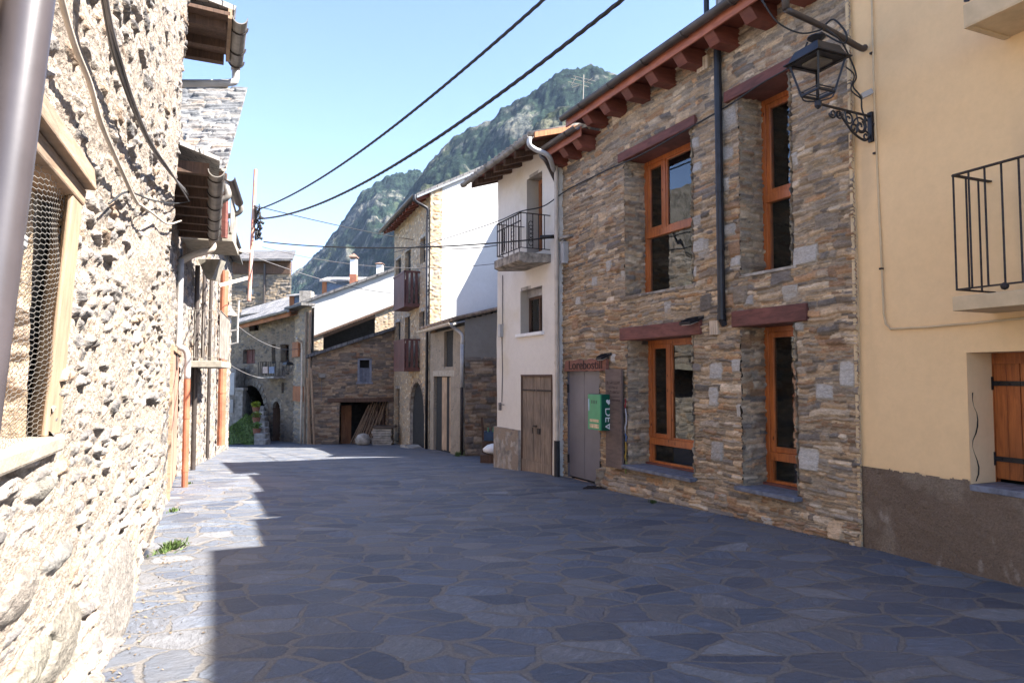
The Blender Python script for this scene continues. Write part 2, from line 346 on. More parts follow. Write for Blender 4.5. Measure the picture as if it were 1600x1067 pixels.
def patch(name,mat,parent,O,U,V,N,ur,vr,style,p,seed,res=.02,resv=None,holes=(),mask=None,us=None,off=None,loc=None,umap=None):
    O=Vector(O);U=Vector(U);V=Vector(V);N=Vector(N)
    if us is None: us=grid1(ur[0],ur[1],[h[0] for h in holes]+[h[1] for h in holes],res)
    vs=grid1(vr[0],vr[1],[h[2] for h in holes]+[h[3] for h in holes],resv or res)
    u,v=np.meshgrid(us,vs); so=seed*3.71
    H,c=(stones if style=='s' else plast)(u+so,v,dict(p,blocks=[(b[0]+so,)+tuple(b[1:]) for b in p.get('blocks',[])]),seed)
    if off is not None: H=H+off(u,v)
    o=Vector(parent['_o']) if parent is not None else Vector(loc)
    A=lambda q:np.array(q)[None,None,:]
    uu=u if umap is None else umap(u,v)
    P3=A(O-o)+uu[...,None]*A(U)+v[...,None]*A(V)+H[...,None]*A(N)
    nv,nu=u.shape; i=np.arange(nv*nu).reshape(nv,nu)
    q=np.stack([i[:-1,:-1],i[:-1,1:],i[1:,1:],i[1:,:-1]],-1)
    uc=(us[:-1]+us[1:])/2; vc=(vs[:-1]+vs[1:])/2; UC,VC=np.meshgrid(uc,vc); keep=np.ones(UC.shape,bool)
    for h in holes: keep&=~((UC>h[0])&(UC<h[1])&(VC>h[2])&(VC<h[3]))
    if mask is not None: keep&=mask(UC,VC)
    q=q[keep]
    if Vector(U).cross(Vector(V)).dot(N)<0: q=q[:,::-1]
    used=np.unique(q); rm=np.full(nv*nu,-1); rm[used]=np.arange(len(used)); q=rm[q]
    P3=P3.reshape(-1,3)[used]; c=np.clip(c,.004,.95).reshape(-1,3)[used]
    me=bpy.data.meshes.new(name); me.vertices.add(len(P3)); me.vertices.foreach_set('co',P3.astype(np.float32).ravel())
    nq=len(q); me.loops.add(nq*4); me.loops.foreach_set('vertex_index',q.astype(np.int32).ravel()); me.polygons.add(nq)
    me.polygons.foreach_set('loop_start',np.arange(0,nq*4,4,dtype=np.int32)); me.polygons.foreach_set('loop_total',np.full(nq,4,dtype=np.int32))
    me.polygons.foreach_set('use_smooth',np.ones(nq,bool)); me.update(calc_edges=True)
    at_=me.color_attributes.new('Col','FLOAT_COLOR','POINT'); at_.data.foreach_set('color',np.concatenate([c,np.ones((len(c),1))],1).astype(np.float32).ravel())
    return finish(name,me,mat,parent,o)
def fpatch(name,mat,parent,Fr,ur,vr,style,p,seed,w=0,**k):
    n=(Fr.n.x,Fr.n.y,0); t=(Fr.t.x,Fr.t.y,0)
    return patch(name,mat,parent,Fr.P(0,w,0),t,(0,0,1),n,ur,vr,style,p,seed,**k)
# palettes (real-world base colours)
PAL_R=[((0.472,0.339,0.215),3.4),((0.392,0.300,0.209),3.2),((0.311,0.256,0.198),3),((0.188,0.161,0.138),2.2),((0.316,0.198,0.121),2.2),((0.548,0.436,0.315),1.5),((0.407,0.243,0.132),.9),((0.226,0.174,0.128),2)]
SR=dict(rowh=(.022,.085),len=(.07,.42),warp=.085,split=.35,joint=.005,amp=.036,bw_=.010,big=.7,bw=(.16,.36),bh=(.10,.22),tilt=.3,lay=.008,mort=(-.005,.020),mn=.006,wave=.03,pal=PAL_R,mortar=(.33,.265,.19),fcol=(.43,.395,.35))
PAL_L=[((0.305,0.264,0.228),3),((0.226,0.204,0.186),3),((0.159,0.146,0.138),2.2),((0.293,0.210,0.150),1.8),((0.366,0.318,0.282),1.3)]
SL=dict(cell=(.30,.072),warp=.09,joint=.003,amp=.048,bw_=.016,tilt=.4,lay=.018,mort=(.014,.045),mn=.013,wave=.09,pal=PAL_L,mortar=(.32,.265,.215))
PAL_T=[((0.499,0.357,0.216),3),((0.386,0.294,0.197),3),((0.307,0.263,0.216),2),((0.431,0.263,0.141),1.5),((0.590,0.483,0.347),2)]
ST=dict(cell=(.20,.085),warp=.05,joint=.006,amp=.03,bw_=.02,tilt=.2,mort=(.0,.02),mn=.008,pal=PAL_T,mortar=(.38,.30,.21))
PAL_B=[((0.297,0.210,0.140),3),((0.209,0.163,0.130),3),((0.154,0.126,0.105),2),((0.352,0.263,0.180),1.3),((0.242,0.142,0.090),1.5)]
SB=dict(rowh=(.05,.14),len=(.12,.55),warp=.06,split=.25,joint=.010,amp=.04,bw_=.02,big=.5,tilt=.3,mort=(-.006,.014),pal=PAL_B,mortar=(.20,.16,.12))
SF=dict(rowh=(.06,.16),len=(.14,.6),warp=.08,split=.2,joint=.010,amp=.04,bw_=.02,big=.5,tilt=.3,mort=(-.002,.02),pal=[((.36,.29,.21),3),((.28,.25,.22),3),((.20,.18,.17),1.5),((.42,.32,.21),2)],mortar=(.30,.25,.19))
SLATE=dict(rowh=(.05,.11),len=(.2,.6),warp=.02,split=.2,joint=.006,amp=.03,bw_=.012,big=0,tilt=.4,mort=(-.02,.0),wave=.02,pal=[((.24,.23,.22),3),((.18,.18,.18),3),((.28,.25,.22),1.5),((.30,.24,.19),.8)],mortar=(.06,.055,.05))
def jamb(parent,Fr,u,w0,w1,z0,z1,face,p,seed,mat='stone',res=.022,style='s',name='jamb'):
    """side wall of an opening at u; face=-1 looks back along the facade, +1 the other way"""
    n=(Fr.n.x,Fr.n.y,0); t=(Fr.t.x*face,Fr.t.y*face,0)
    return patch(name,M[mat],parent,Fr.P(u,0,0),n,(0,0,1),t,(w0,w1+(.018 if style=='s' else 0)),(z0,z1),style,dict(p,wave=.0,big=0,blocks=[]),seed,res=res,off=(lambda a,b:.006+0*a) if style=='s' else None)
def body(parent,Fr,u0,u1,dep,z0,z1,mat,name='side_wall',w0=-.02,front=None):
    m=MB(); P=Fr.P; t=.3
    m.fbox(Fr,u0,u0+t,-dep,w0,z0,z1); m.fbox(Fr,u1-t,u1,-dep,w0,z0,z1); m.fbox(Fr,u0+t,u1-t,-dep,-dep+t,z0,z1)
    return m.build(name,mat,parent)
def roof(parent,Fr,u0,u1,ov,dep,ze,rise,mat,th=.1,name='roof',frac=.5):
    """double pitch: eave at w=+ov, z=ze; ridge half way back"""
    wr=-dep*frac; zr=ze+rise; P=Fr.P
    pts=[P(u0,ov,ze),P(u0,wr,zr),P(u0,-dep-ov,ze),P(u0,-dep-ov,ze-th),P(u0,wr,zr-th),P(u0,ov,ze-th)]
    m=MB(); d=P(u1,0,0)-P(u0,0,0); m.extr(pts,d); return m.build(name,mat,parent)
def sagline(a,b,sag,n=24):
    a=Vector(a);b=Vector(b); return [a.lerp(b,i/n)-Vector((0,0,sag*4*(i/n)*(1-i/n))) for i in range(n+1)]
def curve(pts,n=8):
    """smooth Catmull-Rom through points"""
    p=[Vector(x) for x in pts]; p=[p[0]*2-p[1]]+p+[p[-1]*2-p[-2]]; out=[]
    for i in range(1,len(p)-2):
        for k in range(n):
            t=k/n; out.append(.5*((2*p[i])+(p[i+1]-p[i-1])*t+(2*p[i-1]-5*p[i]+4*p[i+1]-p[i+2])*t*t+(3*p[i]-p[i-1]-3*p[i+1]+p[i+2])*t**3))
    out.append(p[-2]); return out
# ---------------------------------------------------------------- the setting
def paving():
    m,N,L,b=nodes('crazy_slate_paving'); tc=N.new('ShaderNodeTexCoord'); mp=N.new('ShaderNodeMapping'); mp.inputs['Scale'].default_value=(.92,1.3,.0); mp.inputs['Rotation'].default_value=(0,0,.25); L.new(tc.outputs['Object'],mp.inputs[0])
    nz=noise(N,L,1.1,3,vec=mp.outputs[0]); nf=noise(N,L,9,3,vec=mp.outputs[0])
    a=N.new('ShaderNodeVectorMath'); a.operation='MULTIPLY_ADD'; L.new(nz.outputs['Color'],a.inputs[0]); a.inputs[1].default_value=(.30,.30,0); L.new(mp.outputs[0],a.inputs[2])
    a2=N.new('ShaderNodeVectorMath'); a2.operation='MULTIPLY_ADD'; L.new(nf.outputs['Color'],a2.inputs[0]); a2.inputs[1].default_value=(.055,.055,0); L.new(a.outputs[0],a2.inputs[2])
    sc=3.2
    ve=N.new('ShaderNodeTexVoronoi'); ve.voronoi_dimensions='2D'; ve.feature='DISTANCE_TO_EDGE'; ve.inputs['Scale'].default_value=sc; L.new(a2.outputs[0],ve.inputs[0])
    vc=N.new('ShaderNodeTexVoronoi'); vc.voronoi_dimensions='2D'; vc.inputs['Scale'].default_value=sc; L.new(a2.outputs[0],vc.inputs[0])
    nw=noise(N,L,1.7,4,vec=tc.outputs['Object']); wd=N.new('ShaderNodeMapRange'); L.new(nw.outputs[0],wd.inputs[0]); wd.inputs[1].default_value=.36; wd.inputs[2].default_value=.66; wd.inputs[3].default_value=.016; wd.inputs[4].default_value=.135
    df=N.new('ShaderNodeMath'); df.operation='DIVIDE'; L.new(ve.outputs['Distance'],df.inputs[0]); L.new(wd.outputs[0],df.inputs[1])
    mk=ramp(N,L,df.outputs[0],[(.55,(0,0,0)),(1.0,(1,1,1))])
    sep=N.new('ShaderNodeSeparateColor'); L.new(vc.outputs['Color'],sep.inputs[0])
    cr=ramp(N,L,sep.outputs[0],[(0,(.066,.080,.112)),(.2,(.09,.109,.145)),(.4,(.11,.131,.168)),(.55,(.08,.097,.13)),(.75,(.13,.150,.183)),(.9,(.145,.147,.155)),(1,(.20,.21,.225))])
    br=N.new('ShaderNodeMapRange'); L.new(sep.outputs[1],br.inputs[0]); br.inputs[3].default_value=.8; br.inputs[4].default_value=1.25
    c=mixc(N,L,cr.outputs[0],br.outputs[0],1.)
    # cleft streaks, each stone with its own direction
    vr=N.new('ShaderNodeVectorRotate'); vr.rotation_type='Z_AXIS'; L.new(mp.outputs[0],vr.inputs[0]); an=N.new('ShaderNodeMath'); an.operation='MULTIPLY'; L.new(sep.outputs[2],an.inputs[0]); an.inputs[1].default_value=6.28; L.new(an.outputs[0],vr.inputs['Angle'])
    m3=N.new('ShaderNodeMapping'); m3.inputs['Scale'].default_value=(1,2.6,1); L.new(vr.outputs[0],m3.inputs[0])
    st=noise(N,L,7,9,vec=m3.outputs[0],rough=.7); r=ramp(N,L,st.outputs[0],[(.30,(.50,.51,.53)),(.42,(.85,.86,.87)),(.56,(1.02,1.02,1.02)),(.68,(1.55,1.52,1.5))]); c=mixc(N,L,c,r.outputs[0],1.)
    gr=noise(N,L,70,3,vec=tc.outputs['Object']); gd=ramp(N,L,gr.outputs[0],[(.3,(.85,.85,.85)),(.7,(1.15,1.15,1.15))]); c=mixc(N,L,c,gd.outputs[0],1.)
    mo=ramp(N,L,gr.outputs[0],[(.3,(.125,.115,.105)),(.7,(.205,.19,.175))])
    dirt=noise(N,L,.6,5,vec=tc.outputs['Object']); dk=ramp(N,L,dirt.outputs[0],[(.45,(0,0,0)),(.7,(.55,.55,.55))]); c=mixc(N,L,c,(.18,.165,.155),dk.outputs[0],'MIX')
    c=mixc(N,L,mo.outputs[0],c,mk.outputs[0],'MIX')
    L.new(c,b.inputs['Base Color'])
    rr=N.new('ShaderNodeMapRange'); L.new(st.outputs[0],rr.inputs[0]); rr.inputs[3].default_value=.42; rr.inputs[4].default_value=.75; L.new(rr.outputs[0],b.inputs['Roughness'])
    b1=bump(N,L,mk.outputs[0],.7,.015); b2=bump(N,L,st.outputs[0],1.,.035,b1); L.new(bump(N,L,sep.outputs[1],.15,.02,b2),b.inputs['Normal']); return m
M['paving']=paving()
def gridmesh(name,mat,xs,ys,zf,label,kind='structure',smooth=True):
    vs=[(x,y,zf(x,y)) for y in ys for x in xs]; n=len(xs); fs=[(j*n+i,j*n+i+1,(j+1)*n+i+1,(j+1)*n+i) for j in range(len(ys)-1) for i in range(n-1)]
    m=MB(); m.add(vs,fs); o=m.build(name,mat,None,smooth=smooth,loc=(0,0,0)); return tag(o,label,None,kind=kind)
def wob(x,y): return .012*math.sin(x*1.3+y*.7)+.01*math.sin(x*.6-y*1.1+2)
gridmesh('street_paving',M['paving'],list(np.linspace(-15,9,97)),list(np.linspace(-7,46,160)),lambda x,y:gz(y)+wob(x,y),'blue grey crazy slate paving of the village street')
# ground reaching the horizon
mt_,N,L,b=nodes('valley_ground'); n=noise(N,L,.02,6); r=ramp(N,L,n.outputs[0],[(.4,(.07,.09,.03)),(.6,(.16,.14,.09))]); L.new(r.outputs[0],b.inputs['Base Color']); b.inputs['Roughness'].default_value=1
gx=[-3500,-800,-200,-60,-15,9,60,200,800,3500]; gy_=[-600,-100,-8,0,6.5,11.6,14,22,27.4,32,60,200,800,4000]
gridmesh('ground',mt_,gx,gy_,lambda x,y:gz(y)-.12-(0.0 if y<60 else 1.),'grass and earth of the valley floor',smooth=False)
# ---------------------------------------------------------------- mountains
def m_mount():
    m,N,L,b=nodes('forested_mountain'); a=N.new('ShaderNodeAttribute'); a.attribute_name='Col'
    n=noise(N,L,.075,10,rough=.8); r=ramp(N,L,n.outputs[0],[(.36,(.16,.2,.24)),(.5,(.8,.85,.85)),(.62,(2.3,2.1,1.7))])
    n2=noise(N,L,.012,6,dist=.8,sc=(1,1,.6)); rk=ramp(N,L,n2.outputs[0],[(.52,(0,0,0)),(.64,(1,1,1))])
    c=mixc(N,L,a.outputs[0],r.outputs[0],1.); L.new(c,b.inputs['Base Color']); b.inputs['Roughness'].default_value=1; b.inputs['Specular IOR Level'].default_value=.1
    L.new(bump(N,L,n.outputs[0],1.,9),b.inputs['Normal']); return m
M['mount']=m_mount()
def mountain(name,label,ridge,D0,D1,seed,zb=-40,rock=.5,rough=1.,tilt=0):
    """ridge: silhouette as (px,py) seen at distance D1; flank falls towards D0 and behind"""
    px=np.array([p[0] for p in ridge],float); py=np.array([p[1] for p in ridge],float)
    nu,nv=520,300; q=np.linspace(px[0],px[-1],nu); zz=np.interp(q,px,py)
    # ridge positions in the world
    d1=np.interp(q,px,np.linspace(D1[0],D1[1],len(px)))
    Z=np.array([at(a,b,d).z for a,b,d in zip(q,zz,d1)]); X=(q-800)/1067*d1/1.0
    t=np.linspace(0,1.35,nv)[:,None]; Yb=np.interp(q,px,np.linspace(D0[0],D0[1],len(px)))
    prof=np.where(t<=1,t**1.15,1-(t-1)*1.6)
    Y=Yb+(d1-Yb)*t; Xg=X*(.55+.45*np.minimum(t,1.4))+tilt*(1-t); Zg=zb+(Z-zb)*prof
    s=seed
    gull=np.abs(fbm(Xg/170+.35*Y/170,Y/300,s,5,.55)-.5)*2
    damp=np.clip(1-np.abs(t-1)*3.2,0,1)
    Zg=Zg+rough*(1-damp*.85)*(170*(gull-.35)*np.clip(t*2.5,0,1))+ rough*40*(fbm(Xg/45,Y/45,s+5,4)-.5)*(1-damp*.75)+ 15*(fbm(Xg/9,Y/9,s+6,3,.7)-.5)
    rk=sst(fbm(Xg/70,Y/45+Zg/60,s+9,6,.65)+.12*(gull-.4),.49,.60)*rock
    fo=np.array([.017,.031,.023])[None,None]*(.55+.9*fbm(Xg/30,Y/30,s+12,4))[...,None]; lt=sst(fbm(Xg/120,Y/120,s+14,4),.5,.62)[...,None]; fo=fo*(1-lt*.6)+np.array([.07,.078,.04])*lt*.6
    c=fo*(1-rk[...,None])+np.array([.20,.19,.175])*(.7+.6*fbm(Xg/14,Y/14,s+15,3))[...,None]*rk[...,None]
    P3=np.stack([Xg,Y+0*Xg,Zg],-1).reshape(-1,3); i=np.arange(nu*nv).reshape(nv,nu); qd=np.stack([i[:-1,:-1],i[:-1,1:],i[1:,1:],i[1:,:-1]],-1).reshape(-1,4)
    me=bpy.data.meshes.new(name); me.vertices.add(len(P3)); me.vertices.foreach_set('co',P3.astype(np.float32).ravel()); nq=len(qd)
    me.loops.add(nq*4); me.loops.foreach_set('vertex_index',qd.astype(np.int32).ravel()); me.polygons.add(nq); me.polygons.foreach_set('loop_start',np.arange(0,nq*4,4,dtype=np.int32)); me.polygons.foreach_set('loop_total',np.full(nq,4,dtype=np.int32)); me.update(calc_edges=True)
    a_=me.color_attributes.new('Col','FLOAT_COLOR','POINT'); a_.data.foreach_set('color',np.concatenate([c.reshape(-1,3),np.ones((len(P3),1))],1).astype(np.float32).ravel())
    o=finish(name,me,M['mount'],None,Vector((0,0,0))); tag(o,label,None,kind='structure')
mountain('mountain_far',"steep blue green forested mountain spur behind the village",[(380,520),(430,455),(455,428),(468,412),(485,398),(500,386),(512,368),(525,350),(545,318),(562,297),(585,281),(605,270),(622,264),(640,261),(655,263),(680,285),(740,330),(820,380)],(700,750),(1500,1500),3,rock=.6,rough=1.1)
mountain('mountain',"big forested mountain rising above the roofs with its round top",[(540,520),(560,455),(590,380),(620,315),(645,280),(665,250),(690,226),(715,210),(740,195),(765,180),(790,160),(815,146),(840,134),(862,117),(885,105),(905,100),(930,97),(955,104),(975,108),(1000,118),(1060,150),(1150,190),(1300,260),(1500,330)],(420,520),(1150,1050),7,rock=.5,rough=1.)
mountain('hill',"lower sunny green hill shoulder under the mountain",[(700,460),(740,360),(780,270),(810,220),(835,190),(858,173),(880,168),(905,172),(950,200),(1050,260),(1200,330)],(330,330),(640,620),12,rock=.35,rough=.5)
# ---------------------------------------------------------------- yellow house (right foreground)
FY=F((3.32+.42*5.6,.9),(3.32,6.5),1)
tY=E+4.7
yh=thing('yellow_house','cream yellow rendered house with brown roughcast base and iron balconies at the right edge','house',FY.P(2.8,0,gz(4)))
oy=(FY.hu(1700,650),FY.hu(1515,650),FY.hz(1525,757),FY.hz(1510,551))   # shutter recess
zp=FY.hz(1342,728); 
PY=dict(col=(.78,.54,.29),cv=.03,amp=.003,wave=.035,cols=[((.74,.56,.38),.8,1,.7,.55,.72,.35),((.50,.36,.22),1.6,2.2,.22,.60,.78,.42),((.66,.44,.24),1.1,1,1,.6,.8,.3)])
fpatch('wall',M['plaster'],yh,FY,(0,FY.L+.02),(zp-.12,tY),'p',PY,1,res=.035,holes=[oy])
for nm,u,f in (('jamb',oy[1],-1),('jamb',oy[0],1)): jamb(yh,FY,u,-.34,.012,oy[2],oy[3],f,PY,3,mat='plaster',res=.03,style='p')
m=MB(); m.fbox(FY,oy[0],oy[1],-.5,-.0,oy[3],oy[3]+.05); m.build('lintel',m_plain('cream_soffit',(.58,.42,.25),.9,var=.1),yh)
m=MB(); m.fbox(FY,oy[0]-.02,oy[1],-.36,.03,oy[2]-.05,oy[2]); m.build('sill',M['sill'],yh,bevel=.006)
PP=dict(col=(.175,.125,.088),cv=.2,amp=.028,wave=.03,cols=[((.30,.24,.18),2.5,1,.6,.6,.75,.5),((.40,.34,.28),9,1,.5,.70,.8,.5)])
fpatch('plinth',M['roughcast'],yh,FY,(0,FY.L+.0),(gz(4)-.2,zp+.02),'p',PP,5,w=.022,res=.012,mask=lambda U,V:V<zp-.012+.022*fbm(U*7,U*0+3,9,3)+.02*fbm(U*40,U*0,19,2),holes=[(oy[0],oy[1],oy[2]-.05,zp+.1)])
# plank shutters with strap hinges
uf=FY.hu(1557,650,-.33)
for k in range(2):
    ua=uf-.42*k; m=MB()
    for j in range(4): m.fbox(FY,ua-.104*(j+1)+.003,ua-.104*j-.001,-.34,-.31+.003*(j%2),oy[2]+.03,oy[3]-.09)
    sh=m.build('shutter',M['pine_door'],yh,bevel=.003)
    if k==0:
        for py in (605,724):
            z=FY.hz(1575,py-6,-.31); m=MB(); m.fbox(FY,ua-.27,ua+.03,-.31,-.298,z-.02,z+.02); m.fbox(FY,ua,ua+.035,-.31,-.285,z-.055,z+.055); 
            for q in (.05,.13,.21): m.tube([FY.P(ua-q,-.30,z),FY.P(ua-q,-.29,z)],.009,8)
            m.tube([FY.P(ua-.27,-.31,z),FY.P(ua-.27,-.298,z)],.027,12); m.build('hinge',M['black'],sh)
m=MB(); m.fbox(FY,uf,uf+.04,-.36,-.30,oy[2],oy[3]); m.fbox(FY,oy[0],uf,-.36,-.30,oy[3]-.09,oy[3]); m.build('shutter_frame',M['pine_door'],yh)
m=MB(); m.fbox(FY,oy[0]-.1,oy[1]+.4,-.55,-.5,oy[2]-.1,oy[3]+.1); m.build('interior',M['dark'],yh)
# balconies
def bal_rail(Fr,u0,u1,w,z0,z1,sp,parent,side=True,r=.008,mat='iron',name='railing',u_side=None):
    m=MB(); m.bar(Fr.P(u0,w,z1),Fr.P(u1,w,z1),.03,.012); m.bar(Fr.P(u0,w,z0),Fr.P(u1,w,z0),.02,.012)
    n=max(2,int(abs(u1-u0)/sp))
    for i in range(n+1): u=u0+(u1-u0)*i/n; m.tube([Fr.P(u,w,z0),Fr.P(u,w,z1)],r,5)
    for us in ((u0,u1) if side else (u1,)):
        m.bar(Fr.P(us,0,z1),Fr.P(us,w,z1),.03,.012); m.bar(Fr.P(us,.0,z0),Fr.P(us,w,z0),.02,.012)
        k=max(2,int(w/sp))
        for i in range(1,k): m.tube([Fr.P(us,w*i/k,z0),Fr.P(us,w*i/k,z1)],r,5)
    return m.build(name,M[mat],parent)
ub=FY.hu(1489,300,.45); z1=FY.hz(1489,274,.45); z0=FY.hz(1499,452,.45)
zs1=FY.hz(1498,463,.47); zs0=FY.hz(1502,485,.47)
b=MB(); b.fbox(FY,.2,ub+.02,-.1,.47,zs0,zs1); ymat=m_plain('cream_render',(.60,.45,.27),.9,var=.12,scale=5,bd=.003); b.build('balcony_slab',ymat,yh,bevel=.006)
bal_rail(FY,.25,ub,.44,z0,z1,.115,yh)
m=MB(); p=FY.P(FY.hu(1572,458,.44),.45,zs1+.04); m.lathe(p,[(.002,-.028),(.02,-.02),(.028,0),(.02,.02),(.002,.028)],10); m.build('railing_ball',M['iron'],yh,smooth=True)
ub2=FY.hu(1506,43,.47); za=FY.hz(1506,43,.47); b=MB(); b.fbox(FY,.2,ub2,-.1,.47,za,za+.17); b.fbox(FY,.2,ub2-.0,.43,.47,za-.012,za); b.fbox(FY,ub2-.05,ub2,0,.43,za-.012,za); b.build('balcony_slab',ymat,yh,bevel=.004)
m=MB()
for i in range(14):
    u=ub2-.06-.2*i
    for q in (-1,1): m.tube(curve([FY.P(u,.40,za+.35),FY.P(u+.03*q,.42,za+.25),FY.P(u+.06*q,.45,za+.21),FY.P(u+.02*q,.46,za+.19)],4),.008,5)
    m.tube([FY.P(u,.40,za+.17),FY.P(u,.40,za+1.0)],.008,5)
m.bar(FY.P(.25,.40,za+1.0),FY.P(ub2-.05,.40,za+1.),.03,.012); m.extr([FY.P(ub2-.02,.48,za+.19),FY.P(ub2-.10,.46,za+.17),FY.P(ub2-.16,.47,za+.22),FY.P(ub2-.08,.47,za+.26)],(0,0,.02)); m.build('railing',M['black'],yh)
# conduit pipe on the wall
pts=[FY.hit(*q,.015) for q in ((1361,-60),(1366,150),(1374,330),(1381,490),(1384,506),(1392,514),(1450,511),(1520,505),(1640,493))]
m=MB(); m.tube([FY.P(u,.015,z) for u,z in pts],.009,8); m.build('conduit',ymat,yh,smooth=True)
m=MB()
for q in ((1369,240),(1379,420),(1364,84),(1367,195)): u,z=FY.hit(*q); m.fbox(FY,u-.014,u+.014,0,.03,z-.008,z+.008)
m.build('pipe_clip',M['iron'],yh)
# crack lines in the recess
m=MB(); rnd=random.Random(3); pts=[]; 
for i in range(14): pts.append(FY.P(oy[1]-.004,-.045-.035*math.sin(i*.9)-.012*rnd.random()-.02*i/14,oy[2]+.02+i*.055))
m.tube(pts,[.004+.003*math.sin(i) for i in range(14)],4); m.build('crack',M['dark'],yh)
m=MB(); m.fbox(FY,FY.L+.005,FY.L+.04,-.1,.045,gz(6)-.3,tY-.1); m.build('corner_strip',ymat,yh,bevel=.01)
body(yh,FY,-.3,FY.L,6,gz(4)-.3,tY,ymat)
roof(yh,FY,.9,FY.L+.02,.43,6,E+4.73,1.2,M['slate'])
m=MB(); m.fbox(FY,-.6,4.35,-5.5,.43,E+5.15,E+5.32); m.fbox(FY,-.3,4.2,-5.3,0,tY-.1,E+5.2); m.build('upper_storey',ymat,yh)
# ---------------------------------------------------------------- stone house
FR=F((3.29,6.5),(3.29-.466*5.3,6.5+5.3),1)
# set the far end on px 873
uend=FR.hu(874,500)
sh=thing('stone_house','brown schist stone house with orange pine windows and red brown beams','house',FR.P(uend/2,0,gz(9)))
zg=FR.hz(1000,101,.53); zg2=FR.hz(866,219,.53)
up1=(FR.hu(1085,330),FR.hu(978,360),FR.hz(978,464),FR.hz(967,257))
up2=(FR.hu(1240,290),FR.hu(1157,300),FR.hz(1156,431),FR.hz(1135,163))
lo1=(FR.hu(1087,620),FR.hu(983,620),FR.hz(980,725),FR.hz(970,533))
lo2=(FR.hu(1249,640),FR.hu(1161,640),FR.hz(1158,758),FR.hz(1146,512))
dr=(FR.hu(939,660),FR.hu(888,660),FR.hz(888,742)-.02,FR.hz(888,579))
holes=[up1,up2,lo1,lo2,dr]
bl=[]; rq=random.Random(5)
for px,py,w_,h_ in ((1258,399,.34,.20),(1138,185,.26,.30),(1100,388,.20,.2),(1085,425,.1,.14),(952,415,.14,.16),(1092,385,.22,.17),(1137,238,.2,.2),(1132,290,.18,.16),(1150,408,.17,.16),(1240,250,.14,.15),(1250,510,.1,.1),(1236,458,.2,.17),(1117,620,.16,.24),(1122,705,.2,.24),(1266,717,.24,.24),(1156,572,.2,.16),(1160,642,.14,.15),(1090,345,.15,.13),(985,305,.2,.2),(988,350,.15,.14),(1045,480,.14,.16),(975,430,.13,.14),(930,440,.16,.15),(905,470,.16,.15),(960,560,.1,.12),(1120,580,.2,.2),(1325,585,.16,.25),(1290,612,.2,.16),(1200,820,.22,.2),(1050,760,.16,.14),(1140,360,.18,.14),(1170,470,.14,.12),(1085,225,.18,.14),(1090,262,.16,.13)):
    u,z=FR.hit(px,py); bl.append((u,z,w_,h_,1))
fpatch('wall',M['stone'],sh,FR,(-.02,uend),(gz(11)-.35,zg+.12),'s',dict(SR,blocks=bl),11,res=.0125,holes=holes)
def batter(u,v):
    return 0
# footing that swells under the windows
zf=FR.hz(978,724)-.12; uf0,uf1=FR.hu(1342,800),FR.hu(951,740)
fpatch('footing',M['stone'],sh,FR,(0.02,uf1),(gz(11)-.35,zf),'s',SR,13,w=0.0,res=.0125,off=lambda u,v:.02+.16*np.clip(u/uf1,0,1)*np.clip((zf-v)/.35,0,1)+0*u)
jamb(sh,FR,uf1,-.05,.20,gz(11)-.3,zf,1,SR,15)
lint=[]
def pine_window(parent,Fr,o,dep,far,mull=None,trans=None,near=None):
    u0,u1,z0,z1=o; near=u0-.10 if near is None else near
    fw=.075
    m=MB(); a,b_=near,far
    m.fbox(Fr,b_-fw,b_,-dep-.07,-dep,z0,z1+.02); m.fbox(Fr,a,a+fw,-dep-.07,-dep,z0,z1+.02); m.fbox(Fr,a+fw,b_-fw,-dep-.07,-dep-.002,z1-.06,z1+.02); m.fbox(Fr,a+fw,b_-fw,-dep-.07,-dep-.002,z0,z0+.06)
    wn_=m.build('window',M['pine'],parent,bevel=.006)
    a+=fw;b_-=fw; c0,c1=z0+.06,z1-.06; d=dep+.012; cf=.062
    if trans is not None:
        m=MB(); m.fbox(Fr,a,b_,-d-.05,-d+.025,trans-.05,trans+.045); m.build('transom',M['pine'],wn_,bevel=.006)
        m=MB(); m.fbox(Fr,a+.0,b_-.0,-d-.03,-d-.024,c0,trans-.05); m.build('pane',M['glass'],wn_)
        m=MB(); m.fbox(Fr,a,a+.03,-d-.05,-d,c0,trans-.05); m.fbox(Fr,b_-.03,b_,-d-.05,-d,c0,trans-.05); m.build('casement',M['pine'],wn_)
        c0=trans+.045
    cols=[(a,b_)] if mull is None else [(a,mull-.025),(mull+.025,b_)]
    if mull is not None: m=MB(); m.fbox(Fr,mull-.025,mull+.025,-d-.05,-d+.012,c0,c1); m.build('mullion',M['pine'],wn_,bevel=.004)
    for p,q in cols:
        m=MB(); k=cf if q==b_ or mull is None else .03
        m.fbox(Fr,p,p+k,-d-.05,-d,c0,c1); m.fbox(Fr,q-k,q,-d-.05,-d,c0,c1); m.fbox(Fr,p+k,q-k,-d-.048,-d-.002,c1-k,c1); m.fbox(Fr,p+k,q-k,-d-.048,-d-.002,c0,c0+k); m.build('casement',M['pine'],wn_,bevel=.005)
        m=MB(); m.fbox(Fr,p+k,q-k,-d-.03,-d-.024,c0+k,c1-k); m.build('pane',M['glass'],wn_)
    m=MB(); D=1.7 # room behind
    for bx in ((near-.4,near-.36,-D,-dep-.08),(far+.36,far+.4,-D,-dep-.08),(near-.4,far+.4,-D-.04,-D)): m.fbox(Fr,bx[0],bx[1],bx[2],bx[3],z0-.2,z1+.2)
    m.fbox(Fr,near-.4,far+.4,-D,-dep-.08,z0-.24,z0-.2); m.fbox(Fr,near-.4,far+.4,-D,-dep-.08,z1+.2,z1+.24)
    m.build('room',M['room'],parent); return wn_
DP=.33
